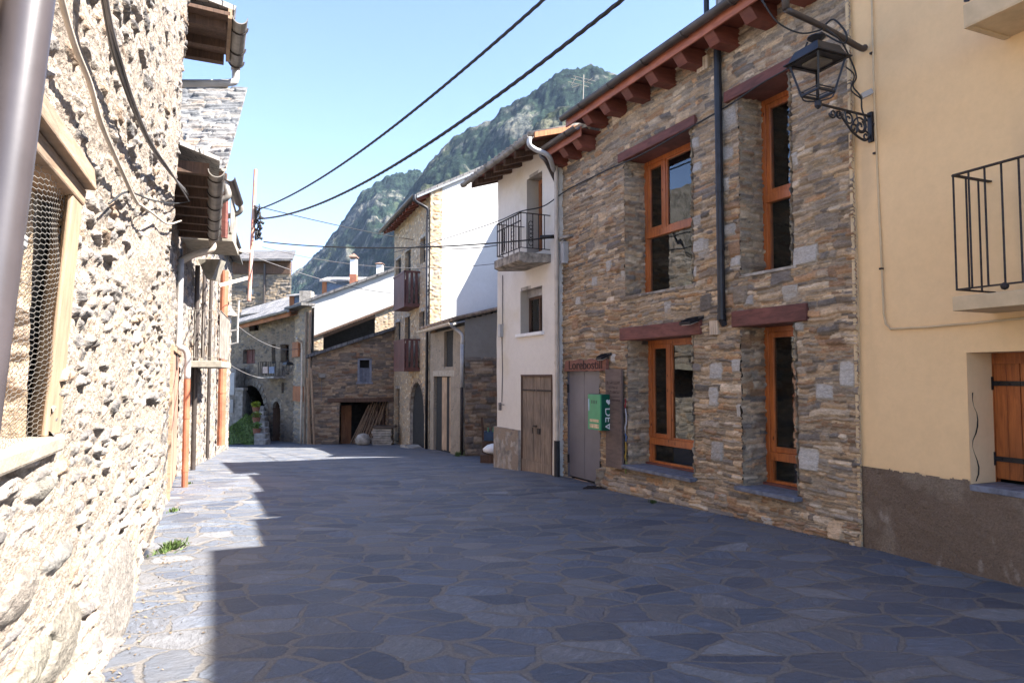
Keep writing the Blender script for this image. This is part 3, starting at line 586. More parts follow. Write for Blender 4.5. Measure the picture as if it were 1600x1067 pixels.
for i,(o,px,mu,tr,lp) in enumerate(((up1,1003,(1038,300),(1014,368),((967,242),(1087,178))),(up2,1186,None,(1199,311),((1133,148),(1245,88))),(lo1,1009,(1046,600),(1020,688),((970,513),(1096,500))),(lo2,1193,None,(1207,712),((1145,487),(1262,475))))):
    u0,u1,z0,z1=o
    far=min(FR.hu(px,(px>0)*(330 if i<2 else 620),-DP),u1+.0)
    far=u1
    pine_window(sh,FR,o,DP,u1-.0,FR.hu(*mu,w=-DP) if mu else None,FR.hz(*tr,w=-DP))
    jamb(sh,FR,u1,-DP-.06,.015,z0-.02,z1+.02,-1,SR,20+i); jamb(sh,FR,u0,-DP-.06,.015,z0-.02,z1+.02,1,SR,30+i)
    (pa,qa),(pb,qb)=lp; ua,ub_=FR.hu(pb,qb,.025),FR.hu(pa,qa,.025); zt=FR.hz(pa,qa,.025)
    m=MB(); m.fbox(FR,ua,ub_,-DP-.05,.055,z1,max(zt,z1+.13)); m.build('lintel',M['redbeam'],sh,bevel=.012)
    m=MB()
    if i<2: m.fbox(FR,u0-.03,u1+.02,-DP-.02,.03,z0-.03,z0+.003); m.build('sill',M['concrete'],sh,bevel=.004)
    else:
        m.fbox(FR,u0-.03,u1+.03,-DP-.02,.13,z0-.04,z0+.006); m.build('sill',M['sill'],sh,bevel=.006)
        m=MB(); m.fbox(FR,u0,u1,-DP,-DP+.06,z0+.006,z0+.03); m.build('sill_board',M['redbeam'],sh)
# things seen through the glass
rug=thing('curved_bench_back','curved slatted orange wooden chair back behind the upper right window','chair',FR.P(up2[1]-.3,-.6,up2[2]))
uc,zc=FR.hit(1222,370,-.55)
m=MB()
for k in range(9):
    r_=.10+.028*k; pts=[FR.P(uc-.05+r_*math.cos(a)*.55,-.55-.002*k,zc-.35+r_*1.9*math.sin(a)) for a in np.linspace(.35,2.7,12)]
    m.tube(pts,.011,5)
m.build('backrest',M['pine'],rug)
m=MB()
for k in range(7): m.tube([FR.P(uc-.22+.06*k,-.55,up2[2]),FR.P(uc-.12+.035*k,-.55,zc-.1)],.006,5)
m.build('spindle',M['white'],rug)
# grey door
m=MB(); um=(dr[0]+dr[1])/2
for a,b_ in ((dr[0]+.015,um-.004),(um+.004,dr[1]-.015)):
    m2=MB(); m2.fbox(FR,a,b_,-.05,-.012,dr[2]+.02,dr[3]-.01)
    for c,d in ((dr[2]+.08,(dr[2]+dr[3])/2-.03),((dr[2]+dr[3])/2+.03,dr[3]-.08)):
        m2.fbox(FR,a+.0,b_-.0,-.012,-.009,c,d)
    lf=m2.build('door',M['greydoor'],sh,bevel=.003)
    for z in (dr[3]-.3,dr[2]+.3): h=MB(); h.fbox(FR,a-.02 if a<um-.1 else b_-.005,a+.005 if a<um-.1 else b_+.02,-.02,.02,z-.07,z+.07); h.build('hinge',M['black'],lf)
m=MB(); m.fbox(FR,dr[0],dr[0]+.014,-.10,.012,dr[2],dr[3]); m.fbox(FR,dr[1]-.014,dr[1],-.10,.012,dr[2],dr[3]); m.fbox(FR,dr[0]+.014,dr[1]-.014,-.10,.01,dr[3]-.01,dr[3]+.01); m.build('door_frame',M['greydoor'],sh)
m=MB(); m.fbox(FR,dr[0]-.05,dr[1]+.05,-.2,-.1,dr[2]-.1,dr[3]+.1); m.build('interior',M['dark'],sh)
# rafters, fascia, gutters, roof
ue1=FR.hu(875,188,.53); us2=FR.hu(897,197,.50); ue2=FR.hu(836,240,.53); 
def eave(us,ue,z,ow,Ys,t=.0):
    for Yy in Ys:
        u=(Yy-FR.A.y)/FR.t.y; m=MB()
        P=FR.P; a,b_=u-.085,u+.085; zt=z+.01; zb=z-.21
        prof=[(-.05,zt),(ow-.0,zt-.02),(ow,zt-.10),(ow-.10,zb),(-.05,zb)]
        m.extr([P(a,w,q) for w,q in prof],P(b_,0,0)-P(a,0,0)); m.build('rafter',M['rafter'],sh,bevel=.008)
    m=MB(); m.fbox(FR,us,ue,-.05,ow-.0,z+.012,z+.03); m.build('soffit',M['rafter'],sh)
    m=MB(); m.fbox(FR,us,ue,ow+.002,ow+.03,z-.10,z+.06); m.build('fascia',M['redpaint'],sh,bevel=.006)
    m=MB(); m.gutter(FR.P(us,ow+.095,z+.045),FR.P(ue,ow+.095,z+.045),.062,10); g=m.build('gutter',M['gutter'],sh,smooth=False)
    n=int((ue-us)/.8)+1
    for i in range(n):
        u=us+.3+i*.8
        if u>ue: break
        pts=[FR.P(u,ow+.095+.069*math.cos(a),z+.045-.069*math.sin(a)) for a in np.linspace(0,math.pi,9)]; m=MB(); m.tube(pts,.009,5); m.build('gutter_bracket',M['gutter'],g)
YR=[6.9,7.38,7.9,8.42,8.95,9.45,9.97,10.42]
eave(-.05,ue1,zg,.40,YR); eave(us2,ue2,zg2-.0,.36,[10.75,11.15,11.58])
roof(sh,FR,-.02,ue1,.47,7,zg+.12,1.15,M['slate'],th=.05); roof(sh,FR,ue1,ue2,.43,6,zg2+.10,1.1,M['slate'],th=.05)
m=MB(); cY=lambda Yy:(Yy-FR.A.y)/FR.t.y
m.fbox(FR,-.0,cY(8.2),-2.2,-.02,zg+.1,E+4.95); m.build('dormer',M['slatepale'],sh)
m=MB(); m.fbox(FR,-.0,cY(8.26),-2.3,.04,E+4.95,E+5.02); m.build('dormer_roof',M['slate'],sh)
m=MB(); u,z=FR.hit(1104,14,-.0); m.tube([FR.P(u,.0,zg+.1),FR.P(u,.0,E+4.9)],.035,8); m.build('vent_pipe',M['black'],sh)
body(sh,FR,0,uend,6.5,gz(11)-.3,zg+.1,M['concrete'],w0=-2.0)
for q in ((.0,.3),(uend-.3,uend)): m=MB(); m.fbox(FR,q[0],q[1],-2,-.02,gz(9)-.4,zg2+.1); m.build('side_wall',M['concrete'],sh)
m=MB(); m.fbox(FR,.3,uend-.3,-2,-.1,zg-.05,zg); m.build('ceiling',M['dark'],sh)
# downpipes
u,z=FR.hit(1128,492,.07); m=MB(); m.tube([FR.P(u,.075,z),FR.P(u,.075,zg-.1)],.046,12); m.tube([FR.P(u,.075,z),FR.P(u,.075,z-.06)],.055,12); m.tube([FR.P(u,.075,z-.05),FR.P(u,.03,z-.12)],.04,10)
for q in (.0,.75,1.45): m.tube([FR.P(u,.075,z+.02+q),FR.P(u,.075,z+.08+q)],.052,12)
m.build('downpipe',M['black'],sh,smooth=False)
m=MB(); a=FR.P(ue2-.05,.42,zg2-.03); c_=FR.P(uend-.03,.06,FR.hz(876,283,.06)); m.tube(curve([FR.P(ue2-.05,.45,zg2+.02),FR.P(ue2-.06,.44,zg2-.07),FR.P(ue2-.12,.38,zg2-.17),c_]),.035,10); m.build('downpipe',M['gutter'],sh,smooth=True)
# ceramic vents
for (px,py,wd,ht) in ((1099,101,.20,.17),(1117,512,.15,.17)):
    u,z=FR.hit(px,py,.04); m=MB(); n=4
    for k in range(n): m.fbox(FR,u-wd/2+wd*k/n+.004,u-wd/2+wd*(k+1)/n-.004,-.02,.065,z-ht/2,z+ht/2)
    m.fbox(FR,u-wd/2,u+wd/2,-.02,.055,z-ht/2+.01,z+ht/2-.01); m.build('vent',M['ceramic'],sh,bevel=.004)
body_done=1
# floodlights
def floodlight(px,py,label,s=1.):
    u,z=FR.hit(px,py,.12); t=thing('floodlight',label,'floodlight',FR.P(u,.0,z),'floodlights on the stone house')
    m=MB(); P=FR.P
    m.hexa([P(u-.09*s,.06,z-.015),P(u+.09*s,.06,z-.015),P(u+.09*s,.2*s,z-.065),P(u-.09*s,.2*s,z-.065),P(u-.09*s,.07,z+.025),P(u+.09*s,.07,z+.025),P(u+.09*s,.21*s,z-.03),P(u-.09*s,.21*s,z-.03)]); 
    for k in range(5): m.bar(P(u-.07*s+.035*s*k,.08,z+.03),P(u-.07*s+.035*s*k,.2*s,z-.02),.006,.02)
    m.build('housing',M['black'],t,bevel=.004)
    m=MB(); m.bar(P(u-.1*s,.12,z-.01),P(u-.1*s,.02,z+.03),.01,.02); m.bar(P(u+.1*s,.12,z-.01),P(u+.1*s,.02,z+.03),.01,.02); m.fbox(FR,u-.1*s,u+.1*s,.0,.025,z+.01,z+.05); m.build('bracket',M['black'],t)
    m=MB(); m.hexa([P(u-.075*s,.075,z-.026),P(u+.075*s,.075,z-.026),P(u+.075*s,.185*s,z-.068),P(u-.075*s,.185*s,z-.068),P(u-.075*s,.075,z-.02),P(u+.075*s,.075,z-.02),P(u+.075*s,.185*s,z-.06),P(u-.075*s,.185*s,z-.06)]); m.build('lens',M['white'],t)
floodlight(1080,500,'small black floodlight above the lower window lintel of the stone house',1.1)
floodlight(941,556,'small black floodlight above the carved sign over the grey door',.9)
# ---------------------------------------------------------------- texts
def text(s,size,o,xd,yd,mat,parent,name='lettering',ext=.003,wx=1.,al='CENTER'):
    cu=bpy.data.curves.new('t','FONT'); cu.body=s; cu.size=size; cu.extrude=ext; cu.align_x=al; cu.align_y='CENTER'
    ob=bpy.data.objects.new('t',cu); C.objects.link(ob); dg=bpy.context.evaluated_depsgraph_get(); me=bpy.data.meshes.new_from_object(ob.evaluated_get(dg)); bpy.data.objects.remove(ob)
    xd=Vector(xd).normalized();yd=Vector(yd).normalized();zd=xd.cross(yd); po=Vector(parent['_o']); o=Vector(o)-po
    for v in me.vertices: v.co=o+xd*(v.co.x*wx)+yd*v.co.y+zd*v.co.z
    me.materials.clear(); return finish(name,me,mat,parent,po)
tn=(FR.t.x,FR.t.y,0)
# carved sign over the door
u0,u1=FR.hu(948,570,.06),FR.hu(882,565,.06); z1=FR.hz(883,563,.06); z0=FR.hz(883,580,.06)
sg=thing('carved_sign','rough reddish wooden sign board with carved name over the grey door','sign',FR.P((u0+u1)/2,.03,z0))
m=MB(); n=14; top=[];rs=random.Random(8)
P=FR.P; pts=[P(u0+(u1-u0)*i/n,.02,z0+rs.uniform(-.008,.008)) for i in range(n+1)]+[P(u1-.04,.02,z1-.02)]+[P(u0+(u1-u0)*i/n,.02,z1+rs.uniform(-.012,.012)) for i in range(n-1,-1,-1)]
m.extr(pts,P(0,.05,0)-P(0,0,0)); m.build('board',M['beam_sign'],sg,bevel=.004)
text('Lorebostill',.205,P((u0+u1)/2-.03,.073,(z0+z1)/2),P(0,0,0)-P(1,0,0),(0,0,1),M['signtxt'],sg,wx=1.18,ext=.004)
# tall menu board
u0,u1=FR.hu(971,640,.10),FR.hu(946,640,.10); z1=FR.hz(946,577,.10); z0=FR.hz(946,728,.10)
bd=thing('menu_board','tall narrow grey brown wooden board with carved lines beside the grey door','sign',FR.P((u0+u1)/2,.08,z0))
m=MB(); m.fbox(FR,u0,u1,.06,.10,z0,z1); m.build('board',M['board'],bd,bevel=.006)
um=(u0+u1)/2; xd=P(0,0,0)-P(1,0,0)
rt=random.Random(21)
for q,sz,hw in ((.20,.045,.17),(.27,.040,.11),(.34,.045,.16),(.46,.028,.18)):
    mk=MB(); x=um-hw
    while x<um+hw:
        w_=sz*rt.uniform(.35,.6); mk.fbox(FR,x,x+w_*.35,.10,.1015,z1-q-sz/2,z1-q+sz/2); mk.fbox(FR,x+w_*.35,x+w_,.10,.1015,z1-q+rt.choice((-.5,.25,0))*sz,z1-q+rt.choice((-.3,.5))*sz) if rt.random()<.8 else None; x+=w_+sz*.22
    mk.build('worn_lettering',M['signtxt'],bd)
m=MB(); m.fbox(FR,u0+.06,u1-.08,.10,.102,z1-.41,z1-.405); m.build('carved_line',M['signtxt'],bd)
# coloured cloths hanging behind the board
cl=thing('hanging_cloths','red white and yellow rags hanging behind the tall wooden board','cloth',FR.P(u0-.03,.02,z0+.1)); cl['label']='red white and yellow rags hanging behind the tall wooden board'
for k,(c_,a,b_) in enumerate((((.22,.03,.03),.98,1.12),((.38,.38,.40),.62,.98),((.08,.13,.25),.5,.62),((.35,.22,.04),.22,.5),((.2,.22,.08),.04,.22))):
    m=MB(); m.tube([P(u0-.035+.01*math.sin(k*2+i),.05+.01*math.sin(i*2.),z0+a-.1+(b_-a)*i/4) for i in range(5)],[.010,.014,.011,.013,.008],7); m.build('rag',m_plain('rag_cloth',c_,.9,var=.1,bd=0),cl,smooth=True)
# green defibrillator cabinet
uA,uB=FR.hu(941,640,.0)-.03,FR.hu(934,640,.22); w1=.20
zc1=FR.hz(938,616,.2); zc0=FR.hz(938,672,.2); ua=FR.hu(938.5,640,.26); ub_=ua+.36
cb=thing('defibrillator_cabinet','green defibrillator cabinet marked DEA fixed beside the grey door','cabinet',FR.P(ua,.05,zc0))
m=MB(); m.fbox(FR,ua,ub_,.02,.24,zc0,zc1); m.build('body',M['dgreen'],cb,bevel=.006)
m=MB(); m.fbox(FR,ua+.004,ub_-.004,.24,.262,zc0+.004,zc1-.004); d_=m.build('door',M['green'],cb,bevel=.004)
m=MB(); m.fbox(FR,ua+.05,ub_-.06,.262,.265,zc0+.12,zc0+.16); m.fbox(FR,ua+.05,ub_-.06,.262,.265,zc0+.03,zc0+.09); m.build('sticker',m_plain('cream_sticker',(.7,.55,.33),.5,var=.3,scale=30,bd=0),d_)
m=MB(); m.fbox(FR,ub_-.05,ub_-.02,.262,.266,zc0+.28,zc1-.07); m.build('handle_strip',m_plain('light_blue_strip',(.35,.5,.6),.4,bd=0),d_)
mk=MB()
for k in range(4): mk.fbox(FR,ua+.10+.045*k,ua+.125+.045*k,.262,.2635,zc1-.14,zc1-.09)
mk.build('worn_lettering',M['dgreen'],d_)
out=P(0,0,0)-P(0,1,0)
text('DEA',.155,P(ua-.001,.12,zc0+.17),(0,0,-1),(P(0,1,0)-P(0,0,0))*-1 if 0 else (-out),M['white'],cb,ext=.001,wx=1.15)
hp=[]
for a in np.linspace(0,2*math.pi,28,endpoint=False): hp.append((16*math.sin(a)**3/16*.045,(13*math.cos(a)-5*math.cos(2*a)-2*math.cos(3*a)-math.cos(4*a))/16*.045))
m=MB(); m.extr([P(ua-.001,.12+x,zc1-.11+y) for x,y in hp],P(-.003,0,0)-P(0,0,0)); m.build('heart_emblem',M['white'],cb)
# meter box and insulator
u,z=FR.hit(879,396,.1); mbx=thing('meter_box','small grey white electric box high on the stone wall edge','electric box',FR.P(u,0,z-.2)); m=MB(); m.fbox(FR,u-.04,u+.06,.0,.11,z-.17,z+.18); m.build('case',M['pvc'],mbx,bevel=.01); m=MB(); m.fbox(FR,u-.045,u+.065,0,.12,z+.18,z+.20); m.build('lid',M['pvc'],mbx)
u,z=FR.hit(886,372,.0); m=MB(); m.bar(P(u-.2,.04,z),P(u+.12,.10,z),.06,.045); st=m.build('cable_bracket',M['concrete'],sh,bevel=.01)
# floor drain by the wall
g=gnd(938,763); m=MB(); 
for k in range(9): m.bar(g+Vector((-.25+.0*k,-.05+.0*k,.012))+Vector((.055*k,-.0,0)),g+Vector((-.15+.055*k,.16,.012)),.02,.012)
m.bar(g+Vector((-.27,-.06,.008)),g+Vector((.22,-.06,.008)),.02,.012); m.bar(g+Vector((-.17,.17,.008)),g+Vector((.32,.17,.008)),.02,.012); tag(m.build('drain_grate',M['iron'],None),'rusty metal drain grate in the paving by the stone wall corner','drain')
# ---------------------------------------------------------------- white house
FW=F((.80,11.62),(-.30,14.02),1)
M['plainwhite']=m_plain('white_render_side',(.6,.57,.52),.9,var=.12,bd=.003)
wh=thing('white_house','narrow white plastered house with iron balcony and grey plank doors','house',FW.P(1.3,0,gz(13)))
L_=FW.L; ze=FW.hz(735,285,.62)
wd=(FW.hu(848,490),FW.hu(814,490),FW.hz(814,522),FW.hz(814,455))
ud=(FW.hu(848,330),FW.hu(824,330),FW.hz(824,400),FW.hz(824,281))
gd=(FW.hu(863,660),FW.hu(815,660),gz(13)-.02,FW.hz(815,587))
PWH=dict(col=(.70,.655,.585),cv=.06,amp=.006,wave=.05,cols=[((.46,.40,.32),1.6,1,.5,.58,.8,.4),((.55,.47,.30),1.1,1,1,.62,.8,.4)])
fpatch('wall',M['plaster'],wh,FW,(0,L_),(gz(14)-.3,ze+.35),'p',PWH,31,res=.035,holes=[wd,ud,gd])
for o,d in ((wd,.22),(ud,.28)):
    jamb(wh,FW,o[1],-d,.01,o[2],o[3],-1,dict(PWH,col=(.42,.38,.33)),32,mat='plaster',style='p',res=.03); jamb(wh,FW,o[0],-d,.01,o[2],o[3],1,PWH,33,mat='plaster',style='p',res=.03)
    m=MB(); m.fbox(FW,o[0],o[1],-.4,-.0,o[3],o[3]+.06); m.build('lintel',M['concrete'],wh)
m=MB(); m.fbox(FW,wd[0]-.04,wd[1]+.16,-.25,.05,wd[2]-.06,wd[2]); m.build('sill',M['white'],wh,bevel=.006)
# window with roller blind box
a,b_=wd[0],wd[1]; m=MB(); m.fbox(FW,a,b_,-.22,-.14,wd[3]-.13,wd[3]); m.build('blind_box',m_plain('grey_blind',(.33,.32,.32),.5,bd=0),wh,bevel=.004)
def small_window(parent,Fr,a,b_,c,d,dep,mat,fw=.045,mull=True,pane='glass'):
    m=MB(); m.fbox(Fr,a,a+fw,-dep-.05,-dep,c,d); m.fbox(Fr,b_-fw,b_,-dep-.05,-dep,c,d); m.fbox(Fr,a+fw,b_-fw,-dep-.05,-dep,d-fw,d); m.fbox(Fr,a+fw,b_-fw,-dep-.05,-dep,c,c+fw)
    if mull: m.fbox(Fr,(a+b_)/2-fw*.4,(a+b_)/2+fw*.4,-dep-.04,-dep+.003,c+fw,d-fw)
    w_=m.build('window',M[mat],parent); m=MB(); m.fbox(Fr,a+fw,b_-fw,-dep-.035,-dep-.03,c+fw,d-fw); m.build('pane',M[pane],w_)
    m=MB(); m.fbox(Fr,a-.1,b_+.1,-dep-.5,-dep-.45,c-.1,d+.1); m.build('interior',M['dark'],parent); return w_
small_window(wh,FW,a,b_,wd[2],wd[3]-.13,.17,'darkwood')
small_window(wh,FW,ud[0],ud[1],ud[2],ud[3],.24,'orangewood',fw=.07)
# double plank door
um=(gd[0]+gd[1])/2
for k,(p,q) in enumerate(((gd[0]+.02,um-.006),(um+.006,gd[1]-.02))):
    m=MB(); n=4; rr=random.Random(k)
    for j in range(n):
        x0=p+(q-p)*j/n;x1=p+(q-p)*(j+1)/n; m.fbox(FW,x0+.003,x1-.003,-.05,-.012+rr.uniform(-.006,.008),gd[2]+.05+rr.uniform(0,.04),gd[3]-.015)
    m.fbox(FW,p,q,-.012,.01,gd[2]+.02,gd[2]+.26)
    d_=m.build('door',M['oldwood'],wh,bevel=.004)
    m=MB(); m.fbox(FW,p+.02 if k==0 else um+.03,um-.03 if k==0 else q-.02,.0,.008,gd[3]-.28,gd[3]-.25); m.build('hinge',M['iron'],d_)
    if k==0: 
        m=MB(); zl=(gd[2]+gd[3])/2-.02; m.fbox(FW,um-.03,um+.10,-.0,.03,zl,zl+.025); m.tube([FW.P(um+.08,.035,zl-.01),FW.P(um+.08,.035,zl-.12)],.008,6); m.fbox(FW,um-.16,um-.06,0,.02,zl-.12,zl-.02); m.build('latch',M['iron'],d_)
m=MB(); m.fbox(FW,gd[0]-.0,gd[0]+.02,-.1,.015,gd[2],gd[3]); m.fbox(FW,gd[1]-.02,gd[1],-.1,.015,gd[2],gd[3]); m.fbox(FW,gd[0],gd[1],-.1,.02,gd[3]-.015,gd[3]+.02); m.build('door_frame',M['darkwood'],wh)
m=MB(); m.fbox(FW,gd[0]-.1,gd[1]+.1,-.3,-.25,gd[2]-.1,gd[3]+.1); m.build('interior',M['dark'],wh)
# rough plinth
zpl=FW.hz(790,669,.06); fpatch('plinth',M['roughcast'],wh,FW,(gd[1]+.03,L_+.06),(gz(14)-.3,zpl),'p',dict(col=(.30,.24,.185),cv=.2,amp=.03,wave=.03,cols=[((.42,.36,.28),2.5,1,1,.55,.75,.5)]),35,w=.06,res=.03)
FWg=F(FW.P(L_,0,0)[:2],FW.P(L_,-5,0)[:2],1)   # far gable, turned to the lane
m=MB(); m.fbox(FW,gd[1]+.03,L_+.06,-.02,.055,gz(14)-.3,zpl+.002); m.build('plinth_core',M['concrete'],wh)
body(wh,FW,.0,L_,5.5,gz(14)-.3,ze+.3,m_plain('white_render_side',(.6,.57,.52),.9,var=.12,bd=.003),w0=-.45)
for q in ((0,.05),(L_-.05,L_)): m=MB(); m.fbox(FW,q[0],q[1],-.45,-.012,gz(14)-.3,ze+.3); m.build('corner_wall',M['plainwhite'],wh)
# eave: rafters, wavy tile edge, gutter
sl=.30
for k in range(7):
    u=.12+k*.46; m=MB(); P=FW.P; pr=[(-.1,ze+.24),(.56,ze+.02),(.56,ze-.09),(-.1,ze+.12)]
    if u>L_+.1: u=L_+.02
    m.extr([P(u-.05,w,z) for w,z in pr],P(u+.05,0,0)-P(u-.05,0,0)); m.build('rafter',M['darkwood'],wh,bevel=.006)
us,ue=-.28,L_+.12
m=MB(); P=FW.P; pr=[(-.1,ze+.24),(.62,ze+.02),(.62,ze+.04),(-.1,ze+.26)]; m.extr([P(us,w,z) for w,z in pr],P(ue,0,0)-P(us,0,0)); m.build('soffit',M['rafter'],wh)
wr=-2.6; zr=ze+.02+(.62-wr)*sl
pr=[(.66,ze+.045),(wr,zr+.03),(-5.9,ze+.1),(-5.9,ze+.05),(wr,zr-.02),(.66,ze+.0)]
pr=[(.62,ze+.045),(wr,zr+.07),(-5.9,ze+.1),(-5.9,ze+.05),(wr,zr+.0),(.62,ze+.041-.0)]
m=MB(); m.extr([P(us,w,z) for w,z in pr],P(ue,0,0)-P(us,0,0)); m.build('roof',M['slatepale'],wh)
m=MB(); n=18
for k in range(n):
    u=us+.06+(ue-us-.1)*k/(n-1); a=P(u,.69,ze+.06); b2=P(u,wr,zr+.09); m.tube([a,b2],.045,6)
m.build('roof_tiles',m_plain('lichen_clay_tiles',(.30,.25,.20),.9,var=.4,scale=6),wh,smooth=True)
m=MB(); m.gutter(P(us-.05,.70,ze-.0),P(ue+.08,.70,ze-.0),.06,9); g=m.build('gutter',M['zinc'],wh)
for k in range(8):
    m=MB(); u=us+.1+k*.42; m.tube([P(u,.70+.066*math.cos(a),ze-.0-.066*math.sin(a)) for a in np.linspace(0,math.pi,9)],.007,5); m.build('gutter_bracket',M['zinc'],g)
m=MB(); m.extr([P(us-.02,w,z) for w,z in ((.60,ze-.0),(-2.6,ze+.0+3.2*sl),(-2.6,ze+.09+3.2*sl),(.60,ze+.09))],P(us+.02,0,0)-P(us-.02,0,0)); m.build('barge_board',M['orangewood'],wh)
m=MB(); a=P(us-.02,.70,ze-.02); m.tube(curve([a,a+Vector((0,0,-.12)),P(us+.0,.58,ze-.2),P(us-.02,.35,ze-.28),P(-.02,.1,ze-.42)]),.042,10); m.build('gutter_bend',M['pvc'],wh,smooth=True)
# long white pipe down the joint of the two houses
u0=-.045; m=MB(); m.tube([P(u0,.07,ze-.30),P(u0,.07,FW.hz(869,690,.07))],.032,12); m.tube([P(u0+.10,.03,ze-.3),P(u0+.10,.03,gz(12))],.018,8)
for z in (E+1.2,E+2.4,E+.2): m.tube([P(u0,.07,z),P(u0,.07,z+.05)],.038,12)
m.build('downpipe',M['beigepipe'],wh,smooth=False)
m=MB(); m.tube([P(u0,.07,FW.hz(869,690,.07)+.02),P(u0,.07,gz(11.6))],.05,12); m.build('downpipe_foot',M['black'],wh)
# small cable box and cable on the left edge
m=MB(); u,z=FW.hit(782,516,.05); m.fbox(FW,u-.05,u+.05,0,.09,z-.14,z+.12); m.build('cable_box',M['pvc'],wh,bevel=.006)
m=MB(); m.tube([P(u+.0,.02,z-.12),P(u-.03,.02,z-.8),P(u,.02,FW.hz(782,628,.02))],.009,6); m.tube([P(u-.03,.02,z+.12),P(u-.03,.02,FW.hz(786,430,.02))],.009,6); u2,z2=FW.hit(781,633,.03); m.fbox(FW,u2-.03,u2+.03,0,.05,z2-.1,z2+.05); m.tube([P(u2-.25,.05,z2+.02),P(u2+.02,.05,z2+.02)],.01,6); m.build('cable',M['greycable'],wh)
# balcony
wB=.62; uc0=FW.hu(811,400,wB); uc1=FW.hu(772,415,wB); zs=FW.hz(811,391,wB); zt=FW.hz(811,331,wB)
m=MB(); pr=[(-.1,zs-.02),(wB,zs-.02),(wB,zs-.17),(wB-.1,zs-.21),(-.1,zs-.16)]; m.extr([P(uc0,w,z) for w,z in pr],P(uc1,0,0)-P(uc0,0,0)); m.build('balcony_slab',m_plain('crumbling_concrete',(.36,.31,.25),.95,var=.45,scale=7,bd=.02),wh,bevel=.01)
rl=bal_rail(FW,uc0+.03,uc1-.03,wB-.05,zs+.06,zt,.10,wh,r=.009)
m=MB()
for uu in (uc0+.36,uc0+.76):
    for s_ in (-1,1):
        for k in range(5):
            zc=zs+.10+k*(zt-zs-.3)/5; m.tube([P(uu+s_*(.02+.045*math.sin(t)),wB-.045,zc+.07-.07*math.cos(t)) for t in np.linspace(0,math.pi,7)],.007,4)
for k in range(5):
    zc=zs+.10+k*(zt-zs-.3)/5
    for s_ in (-1,1): m.tube([P(uc0+.03,.38+s_*.045*math.sin(t),zc+.07-.07*math.cos(t)) for t in np.linspace(0,math.pi,7)],.007,4)
m.bar(P(uc0+.03,wB-.05,zt-.14),P(uc1-.03,wB-.05,zt-.14),.012,.02)
m.build('scrollwork',M['iron'],rl)
# stones and shoes by the plinth
for k,(px,py,s_) in enumerate(((779,724,.09),(791,727,.11))):
    g=gnd(px,py+2); m=MB(); m.lathe((g.x,g.y,g.z-.02),[(s_*.7,0),(s_,s_*.4),(s_*.9,s_*.9),(s_*.4,s_*1.25)],7,rot=k); tag(m.build('loose_stone',M['concrete'],None,bevel=.01),('smaller loose stone at the outer corner of the white house plinth','larger loose stone in front of the white house plinth')[k],'stone','loose stones by the white house')
# neighbour behind (throws the shade on the tall gable)
nb=thing('rear_house','plain rendered rear house behind the white house','house',(3.5,21,gz(20)))
m=MB(); m.box(1.38,6.5,21.5,23.4,gz(20)-.3,E+6.0); m.build('wall',M['concrete'],nb)
m=MB(); m.extr([(1.38,21.5,E+6.0),(1.38,22.3,E+7.2),(1.38,23.4,E+7.2),(1.38,23.4,E+6.0)],(5,0,0)); m.build('roof',M['slate'],nb)
ax=thing('shade_annex','plain unseen annex added behind the white house to shade the shed wall','house',(2.5,17,gz(17)))  # hidden block, added to keep the sun off the shed's side wall
m=MB(); m.box(.65,5.5,16.5,18.25,gz(17)-.3,E+3.7); m.build('wall',M['concrete'],ax)
m=MB(); m.box(.6,5.6,16.4,18.3,E+3.7,E+3.8); m.build('roof',M['slate'],ax)
# ---------------------------------------------------------------- tall stone house
FT=F((-2.64,22),(-4.75,27.4),1); FG=F((-2.64,22),(-2.64+.931*7,22+.364*7),-1)
tl=thing('tall_house','tall narrow stone house with dark rafters and a bare white gable','house',FT.P(2.5,0,gz(24)))
zt_=FT.hz(597,367,.5)
def rect(Fr,x0,x1,y0,y1,w=0,pyr=None):
    ym=(y0+y1)/2; return (Fr.hu(x1,ym,w),Fr.hu(x0,ym,w),Fr.hz((x0+x1)/2,y1,w),Fr.hz((x0+x1)/2,y0,w))
tw=[rect(FT,*q) for q in ((619,627,405,431),(634,642,392,428),(657.6,665,372,411),(619,626,503,533),(633.5,641,495,533),(656,663.5,487,520),(618.5,624.5,607,690))]
ta=rect(FT,641,663.5,597,690); ta=(ta[0],ta[1],gz(24)-.3,ta[3])
ar=(ta[1]-ta[0])/2; ac=(ta[0]+ta[1])/2; zsp=ta[3]-ar*1.0
amask=lambda U,V:~((np.abs(U-ac)<ar)&(V<zsp)|((U-ac)**2+(V-zsp)**2<ar*ar))
fpatch('wall',M['stone'],tl,FT,(0,FT.L),(gz(27)-.3,zt_+.45),'s',ST,41,res=.03,holes=tw,mask=amask)
for o in tw: 
    jamb(tl,FT,o[1],-.25,.01,o[2],o[3],-1,ST,42,res=.04); m=MB(); m.fbox(FT,o[0]-.03,o[1]+.03,-.25,.02,o[3],o[3]+.12); m.build('lintel',M['concrete'],tl)
    small_window(tl,FT,o[0],o[1],o[2],o[3],.2,'darkwood',fw=.04,mull=False)
for k in range(7):  # arch lining
    pass
m=MB(); n=12; prof=[(ar,gz(24)-.3)]+[(ar*math.cos(a),zsp+ar*math.sin(a)) for a in np.linspace(0,math.pi,n+1)]+[(-ar,gz(24)-.3)]
for i in range(len(prof)-1):
    (a,b1),(c,d)=prof[i],prof[i+1]; m.add([FT.P(ac+a,.005,b1),FT.P(ac+c,.005,d),FT.P(ac+c,-.35,d),FT.P(ac+a,-.35,b1)],[(0,1,2,3)])
m.build('arch_lining',M['concrete'],tl)
m=MB(); N_=5
